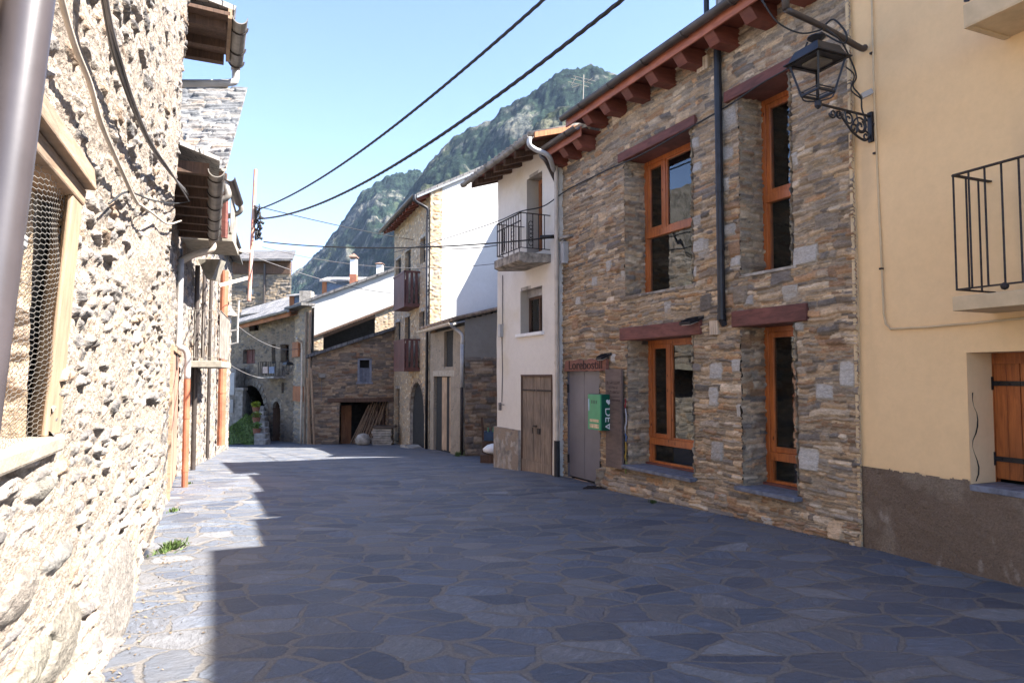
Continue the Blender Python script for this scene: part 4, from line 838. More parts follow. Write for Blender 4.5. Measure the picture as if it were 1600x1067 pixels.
for j in range(N_):
    x0=ac-ar+2*ar*j/N_; x1=x0+2*ar/N_-.008; m.fbox(FT,x0,x1,-.20,-.16+.004*(j%2),gz(24)-.1,zsp+math.sqrt(max(0,ar*ar-min(abs(x0-ac),abs(x1-ac))**2))-.0)
m.build('door',M['redpaint'],tl)
g=FT.P(ac,.3,gz(24)-.02); m=MB(); m.extr([FT.P(ac-.75,.0,gz(23)-.1),FT.P(ac+.6,.0,gz(25)-.1),FT.P(ac+.6,0,gz(24.5)+.1),FT.P(ac-.2,.0,gz(24)+.13),FT.P(ac-.75,0,gz(23)+.02)],FT.P(0,.45,0)-FT.P(0,0,0)); m.build('threshold',M['concrete'],tl)
# gable: white render with quoins
gk=3.0; zA=FG.hz(672,300,0); 
slp=(FG.hz(749,268)-FG.hz(680,297))/(FG.hu(749,268)-FG.hu(680,297))
fpatch('gable_wall',M['plaster'],tl,FG,(.36,6),(gz(22)-.3,zA+slp*gk),'p',dict(col=(.56,.55,.52),cv=.06,amp=.006,wave=.05,cols=[((.60,.60,.59),.9,1,2,.55,.8,.35)]),45,res=.05,mask=lambda U,V:V<zA+.03+slp*np.minimum(U,2*gk-U))
fpatch('quoins',M['stone'],tl,FG,(-.02,.37),(gz(22)-.3,zA+.18),'s',dict(ST,cell=(.22,.12)),46,res=.025,w=.012,mask=lambda U,V:V<zA+.03+slp*U)
m=MB(); m.extr([FG.P(.1,-.05,gz(22)-.3),FG.P(6,-.05,gz(22)-.3),FG.P(6,-.05,zA-.05),FG.P(gk,-.05,zA+slp*gk-.05),FG.P(.1,-.05,zA)],FT.P(FT.L-.05,0,0)-FT.P(.06,0,0)); m.build('core_wall',M['dark'],tl)
# roof slopes: eave over the facade
ov=.5; zE=zt_+.06
m=MB(); P=FG.P; T_=FT.P(FT.L+.15,0,0)-FT.P(-.12,0,0)
o0=FT.P(-.12,0,0)-FT.P(0,0,0)
def gp(k,z): q=FG.P(k,0,z)+o0; return q
zk=lambda k: zA+.05+slp*min(k,2*gk-k)
m.extr([gp(-ov,zk(-ov)),gp(gk,zk(gk)),gp(2*gk+ov,zk(-ov)),gp(2*gk+ov,zk(-ov)+.09),gp(gk,zk(gk)+.1),gp(-ov,zk(-ov)+.09)],T_); m.build('roof',M['slate'],tl)
m=MB(); m.extr([gp(-ov,zk(-ov)-.06),gp(gk,zk(gk)-.06),gp(gk,zk(gk)+.0),gp(-ov,zk(-ov)+.0)],o0*-.35); m.build('verge_flashing',m_plain('grey_lead_flashing',(.28,.30,.33),.5,.4,bd=0),tl)
for k in range(12):
    u=.15+k*FT.L/11.6; m=MB(); q=FT.P(u,0,0)-FT.P(0,0,0); m.extr([FG.P(.1,0,zk(.1))+q,FG.P(-ov+.04,0,zk(-ov))+q,FG.P(-ov+.04,0,zk(-ov)-.10)+q,FG.P(.1,0,zk(.1)-.16)+q],(FT.P(.12,0,0)-FT.P(0,0,0))); m.build('rafter',M['rafter'],tl)
q=FT.P(-.15,ov+.08,zk(-ov)+.05); q2=FT.P(FT.L+.15,ov+.08,zk(-ov)+.05); m=MB(); m.gutter(q,q2,.07,8); m.build('gutter',M['gutter'],tl)
m=MB(); m.tube(curve([q+Vector((0,0,-.03)),q+Vector((.02,0,-.22)),FT.P(-.0,.3,zk(-ov)-.25),FT.P(.06,.10,zk(-ov)-.35),FT.P(.06,.09,zk(-ov)-.6)]),.05,8); m.tube([FT.P(.06,.09,zk(-ov)-.6),FT.P(.06,.09,gz(22))],.05,8); m.build('downpipe',M['black'],tl,smooth=True)
# two plank balconies
for (x0,x1,yt,yb,ytf) in ((615,641,430,477,427),(615,641,537,578,533)):
    wv=.55; ua=FT.hu(631.5,(yt+yb)/2,wv); ub_=FT.hu(615,(yt+yb)/2,wv); za=FT.hz(632,yb-1,wv); zb=FT.hz(632,yt-5,wv)
    m=MB(); m.fbox(FT,ua,ub_,-.05,wv,za-.06,za+.06); s_=m.build('balcony_slab',M['brownshutter'],tl)
    m=MB(); n=9
    for j in range(n): x=ua+(ub_-ua)*j/n; m.fbox(FT,x+.01,x+(ub_-ua)/n-.01,wv-.03,wv,za+.06,zb)
    for j in range(3): w=.08+j*.16; m.fbox(FT,ua,ua+.03,w,w+.09,za+.06,zb); m.fbox(FT,ub_-.03,ub_,w,w+.09,za+.06,zb)
    m.fbox(FT,ua-.02,ub_+.02,wv-.05,wv+.02,zb,zb+.06); m.fbox(FT,ua-.02,ua+.05,0,wv,zb,zb+.06); m.build('railing',M['brownshutter'],tl)
# ---------------------------------------------------------------- shed between them
FS=F((-1.245,18.2),(-2.60,21.9),1); FSs=F((-1.245,18.2),(-1.245+.94*5,18.2+.34*5),-1)
sd_=thing('lean_to_shed','low old shed of rubble and grey render between white house and tall house','shed',FS.P(2,0,gz(20)))
zse=FS.hz(716,513,.25); sw=rect(FS,695,709,517,573); sdr=rect(FS,678.5,705,588,699); sdr=(sdr[0],sdr[1],gz(20)-.3,sdr[3])
PSH=dict(ST,mort=(.012,.028),pal=[((.30,.25,.2),3),((.24,.21,.18),3),((.36,.28,.2),1)],mortar=(.30,.255,.20))
fpatch('wall',M['stone'],sd_,FS,(0,FS.L),(gz(20)-.5,zse+.1),'s',PSH,51,res=.03,holes=[sw,sdr])
for o in (sw,sdr): jamb(sd_,FS,o[1],-.32,.01,o[2],o[3],-1,PSH,52,res=.04)
m=MB(); m.fbox(FS,sw[0],sw[1]-.02,-.17,-.12,sw[2],sw[3]); 
m.build('shutter',M['orangewood'],sd_)
m=MB(); m.fbox(FS,sw[0]-.05,sw[1]+.05,-.5,-.45,sw[2]-.1,sw[3]+.1); m.fbox(FS,sdr[0]-.05,sdr[1]+.05,-.5,-.45,sdr[2],sdr[3]+.1); m.build('interior',M['dark'],sd_)
m=MB(); u_=FS.hu(676,583,.03),FS.hu(709,583,.03); m.fbox(FS,u_[1],u_[0],-.35,.03,sdr[3],FS.hz(690,579,.03)); m.build('lintel',m_plain('pale_concrete_lintel',(.42,.37,.30),.9),sd_,bevel=.01)
m=MB(); m.fbox(FS,sw[0]-.05,sw[1]+.1,-.3,.02,sw[2]-.06,sw[2]); m.build('sill',M['concrete'],sd_)
ua,ub_=FS.hu(705,640,-.02),FS.hu(689,640,-.02)
m=MB(); n=4; rr=random.Random(2)
for j in range(n): x0=ua+(ub_-ua)*j/n; m.fbox(FS,x0+.006,x0+(ub_-ua)/n-.01,-.09,-.05+rr.uniform(-.01,.01),gz(20)-.0+rr.uniform(-.02,.04),sdr[3]-.02)
m.build('door',M['paleplank'],sd_,bevel=.004)
zsp_=FSs.hz(740,497); 
sls=(FSs.hz(774,488)-FSs.hz(727,499))/(FSs.hu(774,488)-FSs.hu(727,499))
z0s=FSs.hz(727,499)
zmid=FSs.hz(750,558)
PSD=dict(SB,mort=(-.004,.012),rowh=(.07,.2),len=(.15,.6))
fpatch('side_wall',M['stone'],sd_,FSs,(-.02,3.2),(gz(18)-.4,zmid),'s',PSD,53,res=.03)
fpatch('side_wall_render',M['plaster'],sd_,FSs,(-.02,3.2),(zmid-.05,z0s+1.6),'p',dict(col=(.22,.20,.175),cv=.15,amp=.02,wave=.04),54,res=.04,w=.01,mask=lambda U,V:V<z0s+sls*U)
m=MB(); P=FSs.P; T_=FS.P(FS.L,0,0)-FS.P(-.1,0,0); oo=FS.P(-.12,0,0)-FS.P(0,0,0)
zf=lambda k:z0s+.03+sls*k
m.extr([P(-.35,0,zf(-.35))+oo,P(5,0,zf(5))+oo,P(5,0,zf(5)+.05)+oo,P(-.35,0,zf(-.35)+.05)+oo],T_); m.build('roof',M['slate'],sd_)
m=MB(); n=26
for k in range(n):
    q=oo+T_*(k/(n-1)); m.tube([P(-.4,0,zf(-.4)+.06)+q,P(5,0,zf(5)+.06)+q],.05,5)
m.build('roof_tiles',m_plain('old_clay_roof_tiles',(.33,.25,.19),.9,var=.45,scale=5),sd_,smooth=True)
m=MB(); a=P(-.42,0,zf(-.42)-.02)+oo; m.gutter(a,a+T_,.075,8); m.build('gutter',m_plain('pale_plastic_gutter',(.6,.52,.42),.5),sd_)
m=MB(); u,z=FS.hit(722,520,.08); m.tube(curve([a+Vector((0,0,-.05))+T_*.03,FS.P(u+.1,.25,z+.12),FS.P(u,.09,z-.05),FS.P(u,.08,z-.3)],6),.045,8); m.tube([FS.P(u,.08,z-.3),FS.P(u,.08,FS.hz(722,605,.08))],.05,10); dp=m.build('downpipe',M['pvc'],sd_,smooth=True)
m=MB(); m.tube([FS.P(u,.08,FS.hz(722,605,.08)),FS.P(u,.08,gz(18))],.045,10); m.build('downpipe_foot',M['iron'],sd_,smooth=True)
m=MB(); m.extr([FS.P(.03,-.05,gz(18)-.3),FS.P(.03,-.05,z0s-.05),FSs.P(4.9,0,zf(4.9)-.1),FSs.P(4.9,0,gz(18)-.3)],FS.P(FS.L,0,0)-FS.P(.6,0,0)); 
m.build('core_wall',M['dark'],sd_)
# post, stake, crate and bags in the corner
p=gnd(744,709); ps=thing('wooden_post','weathered grey wooden post in front of the shed side wall','post',p); zt=at(744,607,p.y).z
m=MB(); m.tube([(p.x,p.y,p.z-.1),(p.x-.01,p.y,p.z+.8),(p.x+.01,p.y,zt)],[.085,.08,.075],9); m.build('post',M['oldwood'],ps,bevel=.005)
m=MB(); m.tube([(p.x+.085*math.cos(a),p.y+.085*math.sin(a),p.z+1.33) for a in np.linspace(0,6.28,13)],.012,5); m.build('wire_band',M['iron'],ps)
p=gnd(757,712); m=MB(); m.bar(p,at(753,652,p.y),.09,.06); tag(m.build('stake',M['darkwood'],None),'dark upright stake beside the thicker grey post','stake')
p=gnd(768,716); cr=thing('bottle_crate','blue crate of green bottles in the corner by the white house','crate',p+Vector((.1,.5,.42)))
p=p+Vector((.1,.5,.42)); mbl=m_plain('blue_crate_plastic',(.03,.07,.14),.5,bd=0)
m=MB(); m.box(p.x-.3,p.x+.3,p.y-.2,p.y-.17,p.z,p.z+.2); m.box(p.x-.3,p.x+.3,p.y+.17,p.y+.2,p.z,p.z+.2); m.box(p.x-.3,p.x-.27,p.y-.17,p.y+.17,p.z,p.z+.2); m.box(p.x+.27,p.x+.3,p.y-.17,p.y+.17,p.z,p.z+.2); m.box(p.x-.3,p.x+.3,p.y-.2,p.y+.2,p.z-.02,p.z); m.build('crate',mbl,cr)
bmat=m_plain('green_bottle_glass',(.05,.2,.1),.1,bd=0)
for i in range(4):
    for j in range(2):
        c=(p.x-.2+.13*i,p.y-.08+.16*j,p.z); m=MB(); m.lathe(c,[(.04,0),(.04,.17),(.015,.24),(.015,.30)],10); tag(m.build('bottle',bmat,None,smooth=True),'green glass bottle standing in the blue crate','bottle','green bottles in the blue crate')
m=MB(); p2=p+Vector((0,0,-.45)); m.box(p2.x-.34,p2.x+.34,p2.y-.22,p2.y+.22,p2.z,p.z-.03); tag(m.build('timber_stack',M['darkwood'],None),'dark timber blocks under the blue crate','timber')
p=gnd(768,722)+Vector((.05,.05,.18)); m=MB(); m.lathe((p.x,p.y,p.z-.0),[(.1,0),(.24,.05),(.25,.12),(.15,.2),(.05,.23)],10); tag(m.build('sack',M['white'],None,smooth=True),'crumpled white sack lying by the white house corner','sack')
m=MB(); m.box(p.x-.3,p.x+.3,p.y-.2,p.y+.2,p.z-.22,p.z-.002); tag(m.build('wooden_pallet',M['darkwood'],None),'low dark pallet under the white sack','pallet')
# ---------------------------------------------------------------- barn
FB=F((-4.72,27.3),(-7.66,26.1),1); 
if FB.n.y>0: FB.n=-FB.n
bn=thing('barn','low stone barn with dark open doorway and sloping slate roof','barn',FB.P(1.5,0,gz(27)))
bo=rect(FB,530,607,628,693); bo=(bo[0],bo[1],gz(28)-.3,bo[3]); bw_=rect(FB,558.5,580.5,560,597)
zr0=FB.hz(612,516); zl0=FB.hz(488,556); slb=(zl0-zr0)/(FB.hu(488,556)-FB.hu(612,516))
fpatch('wall',M['stone'],bn,FB,(0,FB.L),(gz(27)-.4,zr0+.1),'s',SB,61,res=.03,holes=[bo,bw_],mask=lambda U,V:V<zr0+slb*U)
jamb(bn,FB,bo[1],-.5,.01,bo[2],bo[3],-1,SB,62,res=.04); jamb(bn,FB,bo[0],-.5,.01,bo[2],bo[3],1,SB,63,res=.04)
ua,ub_=FB.hu(607,627,.05),FB.hu(512,627,.05); m=MB(); m.fbox(FB,ua-.2,ub_,-.5,.06,bo[3],bo[3]+.16); m.build('lintel',M['darkwood'],bn,bevel=.01)
m=MB(); 
for q in ((bw_[0],bw_[0]+.08),(bw_[1]-.08,bw_[1])): m.fbox(FB,q[0],q[1],-.1,.02,bw_[2],bw_[3])
m.fbox(FB,bw_[0]-.05,bw_[1]+.05,-.1,.06,bw_[2]-.07,bw_[2]); m.fbox(FB,bw_[0],bw_[1],-.1,.02,bw_[3]-.06,bw_[3]); wf=m.build('window',m_plain('grey_wood_window',(.22,.23,.27),.8),bn)
m=MB()
for j in range(3): x=bw_[0]+.08+j*.14; m.fbox(FB,x,x+.13,-.08,-.05,bw_[2],bw_[2]+(bw_[3]-bw_[2])*.6)
m.build('shutter',m_plain('grey_planks',(.16,.17,.21),.9),wf)
m=MB(); m.fbox(FB,bw_[0],bw_[1],-.3,-.25,bw_[2],bw_[3]); m.build('interior',M['dark'],bn)
FBl=F((-7.66,26.1),(-8.5,30.2),1)
if FBl.n.x>0: FBl.n=-FBl.n
fpatch('side_wall',M['stone'],bn,FBl,(0,4.2),(gz(27)-.4,zl0-.02),'s',SF,64,res=.04)
T_=Vector((-.25,3.5,0)); m=MB(); zq=lambda u:zr0+slb*u+.03
m.extr([FB.P(-.1,.3,zq(-.1)),FB.P(FB.L+.25,.3,zq(FB.L+.25)),FB.P(FB.L+.25,.3,zq(FB.L+.25)+.12),FB.P(-.1,.3,zq(-.1)+.12)],T_); m.build('roof',M['slate'],bn)
m=MB(); m.extr([FB.P(bo[1]+.1,-.3,gz(27)-.3),FB.P(FB.L-.1,-.3,gz(27)-.3),FB.P(FB.L-.1,-.3,zq(FB.L)-.1),FB.P(.05,-.3,zq(0)-.1),FB.P(.05,-.3,bo[3]+.1),FB.P(bo[1]+.1,-.3,bo[3]+.1)],(-.2,.3,0)); m.build('inner_wall',M['room'],bn); m=MB(); m.fbox(FB,-.6,FB.L,-2.6,-2.5,gz(27)-.3,zl0+.3); m.fbox(FB,-.5,-.4,-2.5,-.3,gz(27)-.3,zl0+.3); m.build('back_wall',M['room'],bn)
m=MB(); m.fbox(FB,FB.hu(549,640,-1),FB.hu(533,640,-1),-1.1,-1.0,gz(27)-.1,FB.hz(540,633,-1)); m.build('inner_door',M['orangewood'],bn)
# inside the barn: bundle of sticks, boards, round stone, stacked blocks
st_=thing('stick_bundle','bundle of pale sticks leaning in the barn doorway','sticks',FB.P(FB.hu(568,690,-.1),-.1,gz(27)))
rr=random.Random(4); m=MB(); us_=FB.hu(566,690,-.1)
for k in range(16):
    b0=FB.P(us_+.45-.06*k+rr.uniform(-.03,.03),-.25+rr.uniform(-.1,.15),gz(27)); b1=FB.P(us_-.30-.05*k+rr.uniform(-.05,.05),-.5+rr.uniform(-.1,.05),gz(27)+1.62+rr.uniform(-.15,.05)); m.tube([b0,b1],.022,5)
m.build('stick',M['frame_old'],st_)
lb=thing('leaning_boards','brown boards leaning at the right side of the barn doorway','boards',FB.P(.5,-.4,gz(27))); m=MB()
for k in range(7):
    u=.15+.13*k; m.bar(FB.P(u+.12,-.3,gz(27)),FB.P(u,-.5,gz(27)+1.5+.1*math.sin(k*3)),.09,.03)
m.build('board',M['darkwood'],lb)
g=gnd(568,695); m=MB(); m.lathe((g.x,g.y-.1,g.z-.03),[(.1,0),(.27,.1),(.3,.25),(.2,.42),(.06,.47)],9); tag(m.build('boulder',M['concrete'],None,smooth=True),'pale round stone at the foot of the leaning sticks','stone')
g=gnd(599,695); bk=thing('block_stack','stack of flat grey stones with a dark sheet on top beside the barn doorway','stone stack',g)
rr=random.Random(9)
for k in range(7): m=MB(); m.box(g.x-.42+rr.uniform(-.04,.04),g.x+.3+rr.uniform(-.04,.04),g.y-.0,g.y+.5,g.z-.02+k*.09,g.z+.06+k*.09); m.build('slab',M['concrete'],bk,bevel=.01)
m=MB(); m.box(g.x-.4,g.x+.42,g.y-.05,g.y+.5,g.z+.63,g.z+.70); m.build('cover_sheet',M['gutter'],bk)
wl_=thing('wall_lamp','small wall lamp on the barn wall','lamp',FB.P(FB.hu(503,588),0,FB.hz(503,588))); u,z=FB.hit(503,588,.1)
m=MB(); m.fbox(FB,u-.12,u+.12,0,.22,z-.06,z+.1); m.build('lamp_head',M['zinc'],wl_,bevel=.02); m=MB(); m.tube([FB.P(u,.03,z-.05),FB.P(u,.03,FB.hz(503,627))],.012,5); m.build('cable',M['greycable'],wl_)
# timber props and pipes at the barn corner
for k,(x,y0,y1,r_,mt,lb_) in enumerate(((480,590,695,.05,'frame_old','pale timber prop at the left corner of the barn'),(486,575,696,.045,'frame_old','thicker pale prop nearest to the barn corner'))):
    Y_=26-.2*k; a=at(x,y0,Y_);b2=at(x+5,y1,Y_); m=MB(); m.tube([a,b2],r_,7); tag(m.build('timber_prop',M[mt],None),lb_,'prop','props at the barn corner')
# ---------------------------------------------------------------- white gabled house behind the barn
FH=F((-5.5,33.9),(-10.7,33.1),1)
if FH.n.y>0: FH.n=-FH.n
hh=thing('white_gable_house','house with white sloping gable over a dark open loft behind the barn','house',FH.P(2,0,gz(29)))
zc_=lambda px,py,w=0:FH.hz(px,py,w)
uL=FH.hu(471,480); 
def hline(p,q): 
    a=(FH.hu(*p),FH.hz(*p)); b_=(FH.hu(*q),FH.hz(*q)); s_=(b_[1]-a[1])/(b_[0]-a[0]); return lambda U:a[1]+s_*(U-a[0])
top=hline((613,424),(470,476)); bot=hline((613,479),(478,531))
fpatch('gable_wall',M['plaster'],hh,FH,(-.5,FH.hu(481,500)),(E+1,E+7),'p',dict(col=(.50,.49,.46),cv=.07,amp=.006,wave=.05,cols=[((.55,.45,.36),1.2,1,.6,.62,.8,.4)]),71,res=.05,mask=lambda U,V:(V<top(U)+.02)&(V>bot(U)-.05))
fpatch('corner_wall',M['stone'],hh,FH,(FH.hu(481,500)-.02,uL+.02),(gz(30)-.3,E+4),'s',ST,72,res=.035,mask=lambda U,V:V<top(U))
fpatch('pier',M['stone'],hh,FH,(FH.hu(505,540),FH.hu(481,540)),(E-.5,E+3),'s',ST,73,res=.035,mask=lambda U,V:V<bot(U))
fpatch('pier',M['stone'],hh,FH,(FH.hu(616,500),FH.hu(586,500)),(E-.5,E+3.6),'s',ST,74,res=.035,w=-.0,mask=lambda U,V:V<bot(U))
m=MB(); m.fbox(FH,-.5,uL-.2,-1.9,-1.8,E-1,E+4.0); m.build('loft_back',M['dark'],hh)
m=MB(); ua,ub_=-.4,uL+.35; 
def slab(ln,w0,w1,th,name,mat,ua=ua,ub_=ub_,dz=0):
    m=MB(); m.hexa([FH.P(ua,w0,ln(ua)+dz),FH.P(ub_,w0,ln(ub_)+dz),FH.P(ub_,w1,ln(ub_)+dz),FH.P(ua,w1,ln(ua)+dz),FH.P(ua,w0,ln(ua)+th+dz),FH.P(ub_,w0,ln(ub_)+th+dz),FH.P(ub_,w1,ln(ub_)+th+dz),FH.P(ua,w1,ln(ua)+th+dz)]); return m.build(name,mat,hh)
slab(top,-6,.15,.13,'roof',M['slate']); slab(bot,-1.8,.12,.1,'loft_beam',M['darkwood'],ub_=FH.hu(478,530),dz=-.05)
m=MB(); m.fbox(FH,FH.hu(500,560),uL,-.3,-.02,gz(30)-.3,E+1.2); m.build('lower_wall',M['concrete'],hh)
m=MB(); m.extr([FH.P(-.4,-1.95,E-1),FH.P(uL,-1.95,E-1),FH.P(uL,-1.95,top(uL)-.05),FH.P(-.4,-1.95,top(-.4)-.05)],(.0,4,0)); m.build('core_wall',M['concrete'],hh)
# left flank with the timber shutters
m=MB()
for px,x2,y0,y1,mt in ((465,475,566,601,0),):
    u=FH.hu(470,580,.1)
# roof furniture
def chimney(px,py0,py1,Y,wd,label,name='chimney',capmat='terracotta',red=True,mat='white'):
    a=at(px,py1,Y); z1=at(px,py0,Y).z; h=z1-a.z; t=thing(name,label,'chimney',(a.x,Y,a.z))
    m=MB(); m.box(a.x-wd/2,a.x+wd/2,Y-wd/2,Y+wd/2,a.z-.5,a.z+h*(.8)); m.build('stack',M[mat],t,bevel=.01)
    if red: m=MB(); m.box(a.x-wd/2-.008,a.x+wd/2+.008,Y-wd/2-.008,Y+wd/2+.008,a.z-.4,a.z+h*.34); m.build('flashing',M['terracotta'],t)
    if capmat:
        m=MB()
        for sx in (-1,1):
            for sy in (-1,1): m.box(a.x+sx*wd*.4-.02,a.x+sx*wd*.4+.02,Y+sy*wd*.4-.02,Y+sy*wd*.4+.02,a.z+h*.8,a.z+h*.86)
        m.lathe((a.x,Y,a.z+h*.86),[(wd*.95,0),(wd*.95,h*.02),(.02,h*.14)],4,rot=math.pi/4); m.build('cap',m_plain('brown_cap',(.25,.15,.11),.7),t)
    return t
chimney(552.5,396,446,36.5,.34,'taller slim white chimney with reddish base and pointed cap on the slate roof')
chimney(593.5,410,432,36.5,.34,'smaller white chimney with pointed brown cap near the tall house','chimney',red=False)
chimney(479,449,482,35,.6,'plain square grey chimney block above the stone corner of the white gable','chimney',capmat=None,red=False,mat='concrete')
def dormer(x0,x1,yt,yb,Y,label,panel):
    a=at(x0,yb,Y);b2=at(x1,yb,Y);z1=at(x0,yt,Y).z; t=thing('dormer',label,'dormer',((a.x+b2.x)/2,Y,a.z))
    h=z1-a.z; m=MB(); m.box(a.x,b2.x,Y,Y+2,a.z-.6,z1-h*.28); m.build('wall',M[panel],t)
    m=MB(); m.hexa([(a.x-.15,Y-.2,z1-h*.34),(b2.x+.1,Y-.2,z1-h*.34),(b2.x+.1,Y+1.4,z1-.05),(a.x-.15,Y+1.4,z1-.05),(a.x-.15,Y-.2,z1-h*.26),(b2.x+.1,Y-.2,z1-h*.26),(b2.x+.1,Y+1.4,z1+.03),(a.x-.15,Y+1.4,z1+.03)]); m.build('roof',M['slatepale'],t)
    m=MB(); m.box(a.x-.03,a.x+.22,Y-.03,Y-.001,a.z-.4,z1-h*.30); m.build('post',M['orangewood'],t); return t
dormer(504,580,428,466,37,'wide roof dormer with slate roof and blue grey side by the tall chimney','shutterblue')
dormer(453,471,455,480,35,'narrow dark dormer left of the square chimney block','shutterblue')
dormer(488,506,456,482,36.5,'small low dormer between the chimney block and the wide dormer','shutterblue')
# narrow house flank between arch house and barn
FN=F((-8.92,28.0),(-7.66,26.1),1)
if FN.n.x>0: FN.n=-FN.n
nf=thing('narrow_house','narrow timber fronted house front squeezed between arch house and barn','house',FN.P(1,0,gz(27)))
znf=FN.hz(470,483)
fpatch('wall',M['stone'],nf,FN,(0,FN.L),(gz(28)-.3,znf),'s',dict(SF,mort=(.0,.03)),77,res=.035)
m=MB(); m.extr([FN.P(.02,-.08,gz(28)-.3),FN.P(FN.L,-.08,gz(28)-.3),FN.P(FN.L,-.08,znf-.05),FN.P(.02,-.08,znf-.05)],(-1.7,2.5,0)); m.build('core_wall',M['concrete'],nf)
for (x0,x1,y0,y1,mt) in ((460,474,603,626,'orangewood'),(459,468,535,558,'orangewood')):
    a_,b_=FN.hu(x0,(y0+y1)/2,.05),FN.hu(x1,(y0+y1)/2,.05); m=MB(); m.fbox(FN,a_,b_,0,.12,FN.hz(x0,y1,.05),FN.hz(x0,y0,.05)); m.build('shutter',M[mt],nf)
for px in (477,483): uq=FN.hu(px,600,.1); m=MB(); m.tube([FN.P(uq,.1,gz(26.5)),FN.P(uq,.1,znf-.2)],.05,7); m.build('timber_post',M['frame_old'] if px==483 else M['oldwood'],nf)
uq=FN.hu(472,560,.12); m=MB(); m.tube(curve([FN.P(uq,.12,gz(27)),FN.P(uq,.12,FN.hz(472,550)),FN.P(uq+.1,.25,FN.hz(472,535)),FN.P(uq+.2,.4,FN.hz(472,530))],6),.045,8); m.build('downpipe',M['beigepipe'],nf,smooth=True)
m=MB(); m.fbox(FN,.0,FN.L+.05,-.1,.45,znf,znf+.1); m.build('roof',M['slate'],nf)
# ---------------------------------------------------------------- arch house at the end of the street
FA=F((-8.92,28.0),(-13.6,32.2),1)
if FA.n.y>0: FA.n=-FA.n
ah=thing('arch_house','old brown stone house with a dark vaulted passage at the end of the street','house',FA.P(3,0,gz(30)))
ra=rect(FA,370,415,602,692); ra=(ra[0],ra[1],gz(30)-.6,ra[3]); aw=(ra[1]-ra[0])/2; acn=(ra[0]+ra[1])/2; zs_=ra[3]-aw
rb=rect(FA,427,438,627,687); rb=(rb[0],rb[1],gz(30)-.4,rb[3]); bw2=(rb[1]-rb[0])/2; bcn=(rb[0]+rb[1])/2; zb_=rb[3]-bw2
msk=lambda U,V:~(((np.abs(U-acn)<aw)&(V<zs_))|((U-acn)**2+(V-zs_)**2<aw*aw)|((np.abs(U-bcn)<bw2)&(V<zb_))|((U-bcn)**2+(V-zb_)**2<bw2*bw2))
wins=[rect(FA,*q) for q in ((380,399,546,568),(390,405,506,517),(425,431,538,568),(439,452,538,566),(440,444.5,597,614))]
zT=FA.hz(420,492)+.15
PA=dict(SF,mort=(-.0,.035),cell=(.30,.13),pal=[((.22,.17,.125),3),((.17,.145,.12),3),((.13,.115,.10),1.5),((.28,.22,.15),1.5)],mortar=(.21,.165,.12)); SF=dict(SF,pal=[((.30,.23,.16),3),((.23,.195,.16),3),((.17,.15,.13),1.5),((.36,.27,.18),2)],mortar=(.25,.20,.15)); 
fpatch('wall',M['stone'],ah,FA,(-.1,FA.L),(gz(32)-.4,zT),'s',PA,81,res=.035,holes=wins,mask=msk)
for i,o in enumerate(wins):
    jamb(ah,FA,o[1],-.25,.01,o[2],o[3],-1,PA,82,res=.05); jamb(ah,FA,o[0],-.25,.01,o[2],o[3],1,PA,82,res=.05)
    if i==0: m=MB(); m.fbox(FA,o[0],o[1],-.2,-.15,o[2],o[3]); m.fbox(FA,(o[0]+o[1])/2-.02,(o[0]+o[1])/2+.02,-.15,-.13,o[2],o[3]); m.build('shutter',M['redbeam'],ah)
    else: small_window(ah,FA,o[0],o[1],o[2],o[3],.2,'darkwood',fw=.05,mull=i==3)
def tunnel(Fr,c,a,zs,dep,z0,mat,parent,name):
    m=MB(); prof=[(a,z0)]+[(a*math.cos(t),zs+a*math.sin(t)) for t in np.linspace(0,math.pi,17)]+[(-a,z0)]
    for i in range(len(prof)-1):
        (p,q),(r_,s_)=prof[i],prof[i+1]; m.add([Fr.P(c+p,.02,q),Fr.P(c+r_,.02,s_),Fr.P(c+r_,-dep,s_),Fr.P(c+p,-dep,q)],[(0,1,2,3)])
    m.add([Fr.P(c+p,-dep,q) for p,q in prof],[tuple(range(len(prof)))]); return m.build(name,mat,parent)
tunnel(FA,acn,aw,zs_,4.5,gz(30)-.6,m_plain('black_vault',(.03,.026,.022),.95,var=.4),ah,'vault')  # passage lining coloured almost black throughout
tunnel(FA,bcn,bw2,zb_,.35,gz(30)-.4,M['darkwood'],ah,'door')
def ring(Fr,c,a,zs,w,n,mat,parent,name,th=.05):
    m=MB(); rr=random.Random(1)
    for i in range(n):
        t0,t1=math.pi*i/n+.02,math.pi*(i+1)/n-.02; o_=a+w*(.85+.3*rr.random())
        ps=[Fr.P(c+a*math.cos(t0),-.1,zs+a*math.sin(t0)),Fr.P(c+a*math.cos(t1),-.1,zs+a*math.sin(t1)),Fr.P(c+o_*math.cos(t1),-.1,zs+o_*math.sin(t1)),Fr.P(c+o_*math.cos(t0),-.1,zs+o_*math.sin(t0))]
        m.extr(ps,Fr.P(0,.1+th,0)-Fr.P(0,0,0))
    return m.build(name,mat,parent,bevel=.01)
mar=m_plain('arch_stone',(.27,.235,.19),.9,var=.35,scale=5,bd=.01)
ring(FA,acn,aw,zs_,.28,17,mar,ah,'arch'); ring(FA,bcn,bw2,zb_,.16,9,mar,ah,'arch')
ring(FT,ac,ar,zsp,.14,11,m_plain('brick_arch_stone',(.34,.26,.19),.9,var=.35,scale=5,bd=.01),tl,'arch',.03)
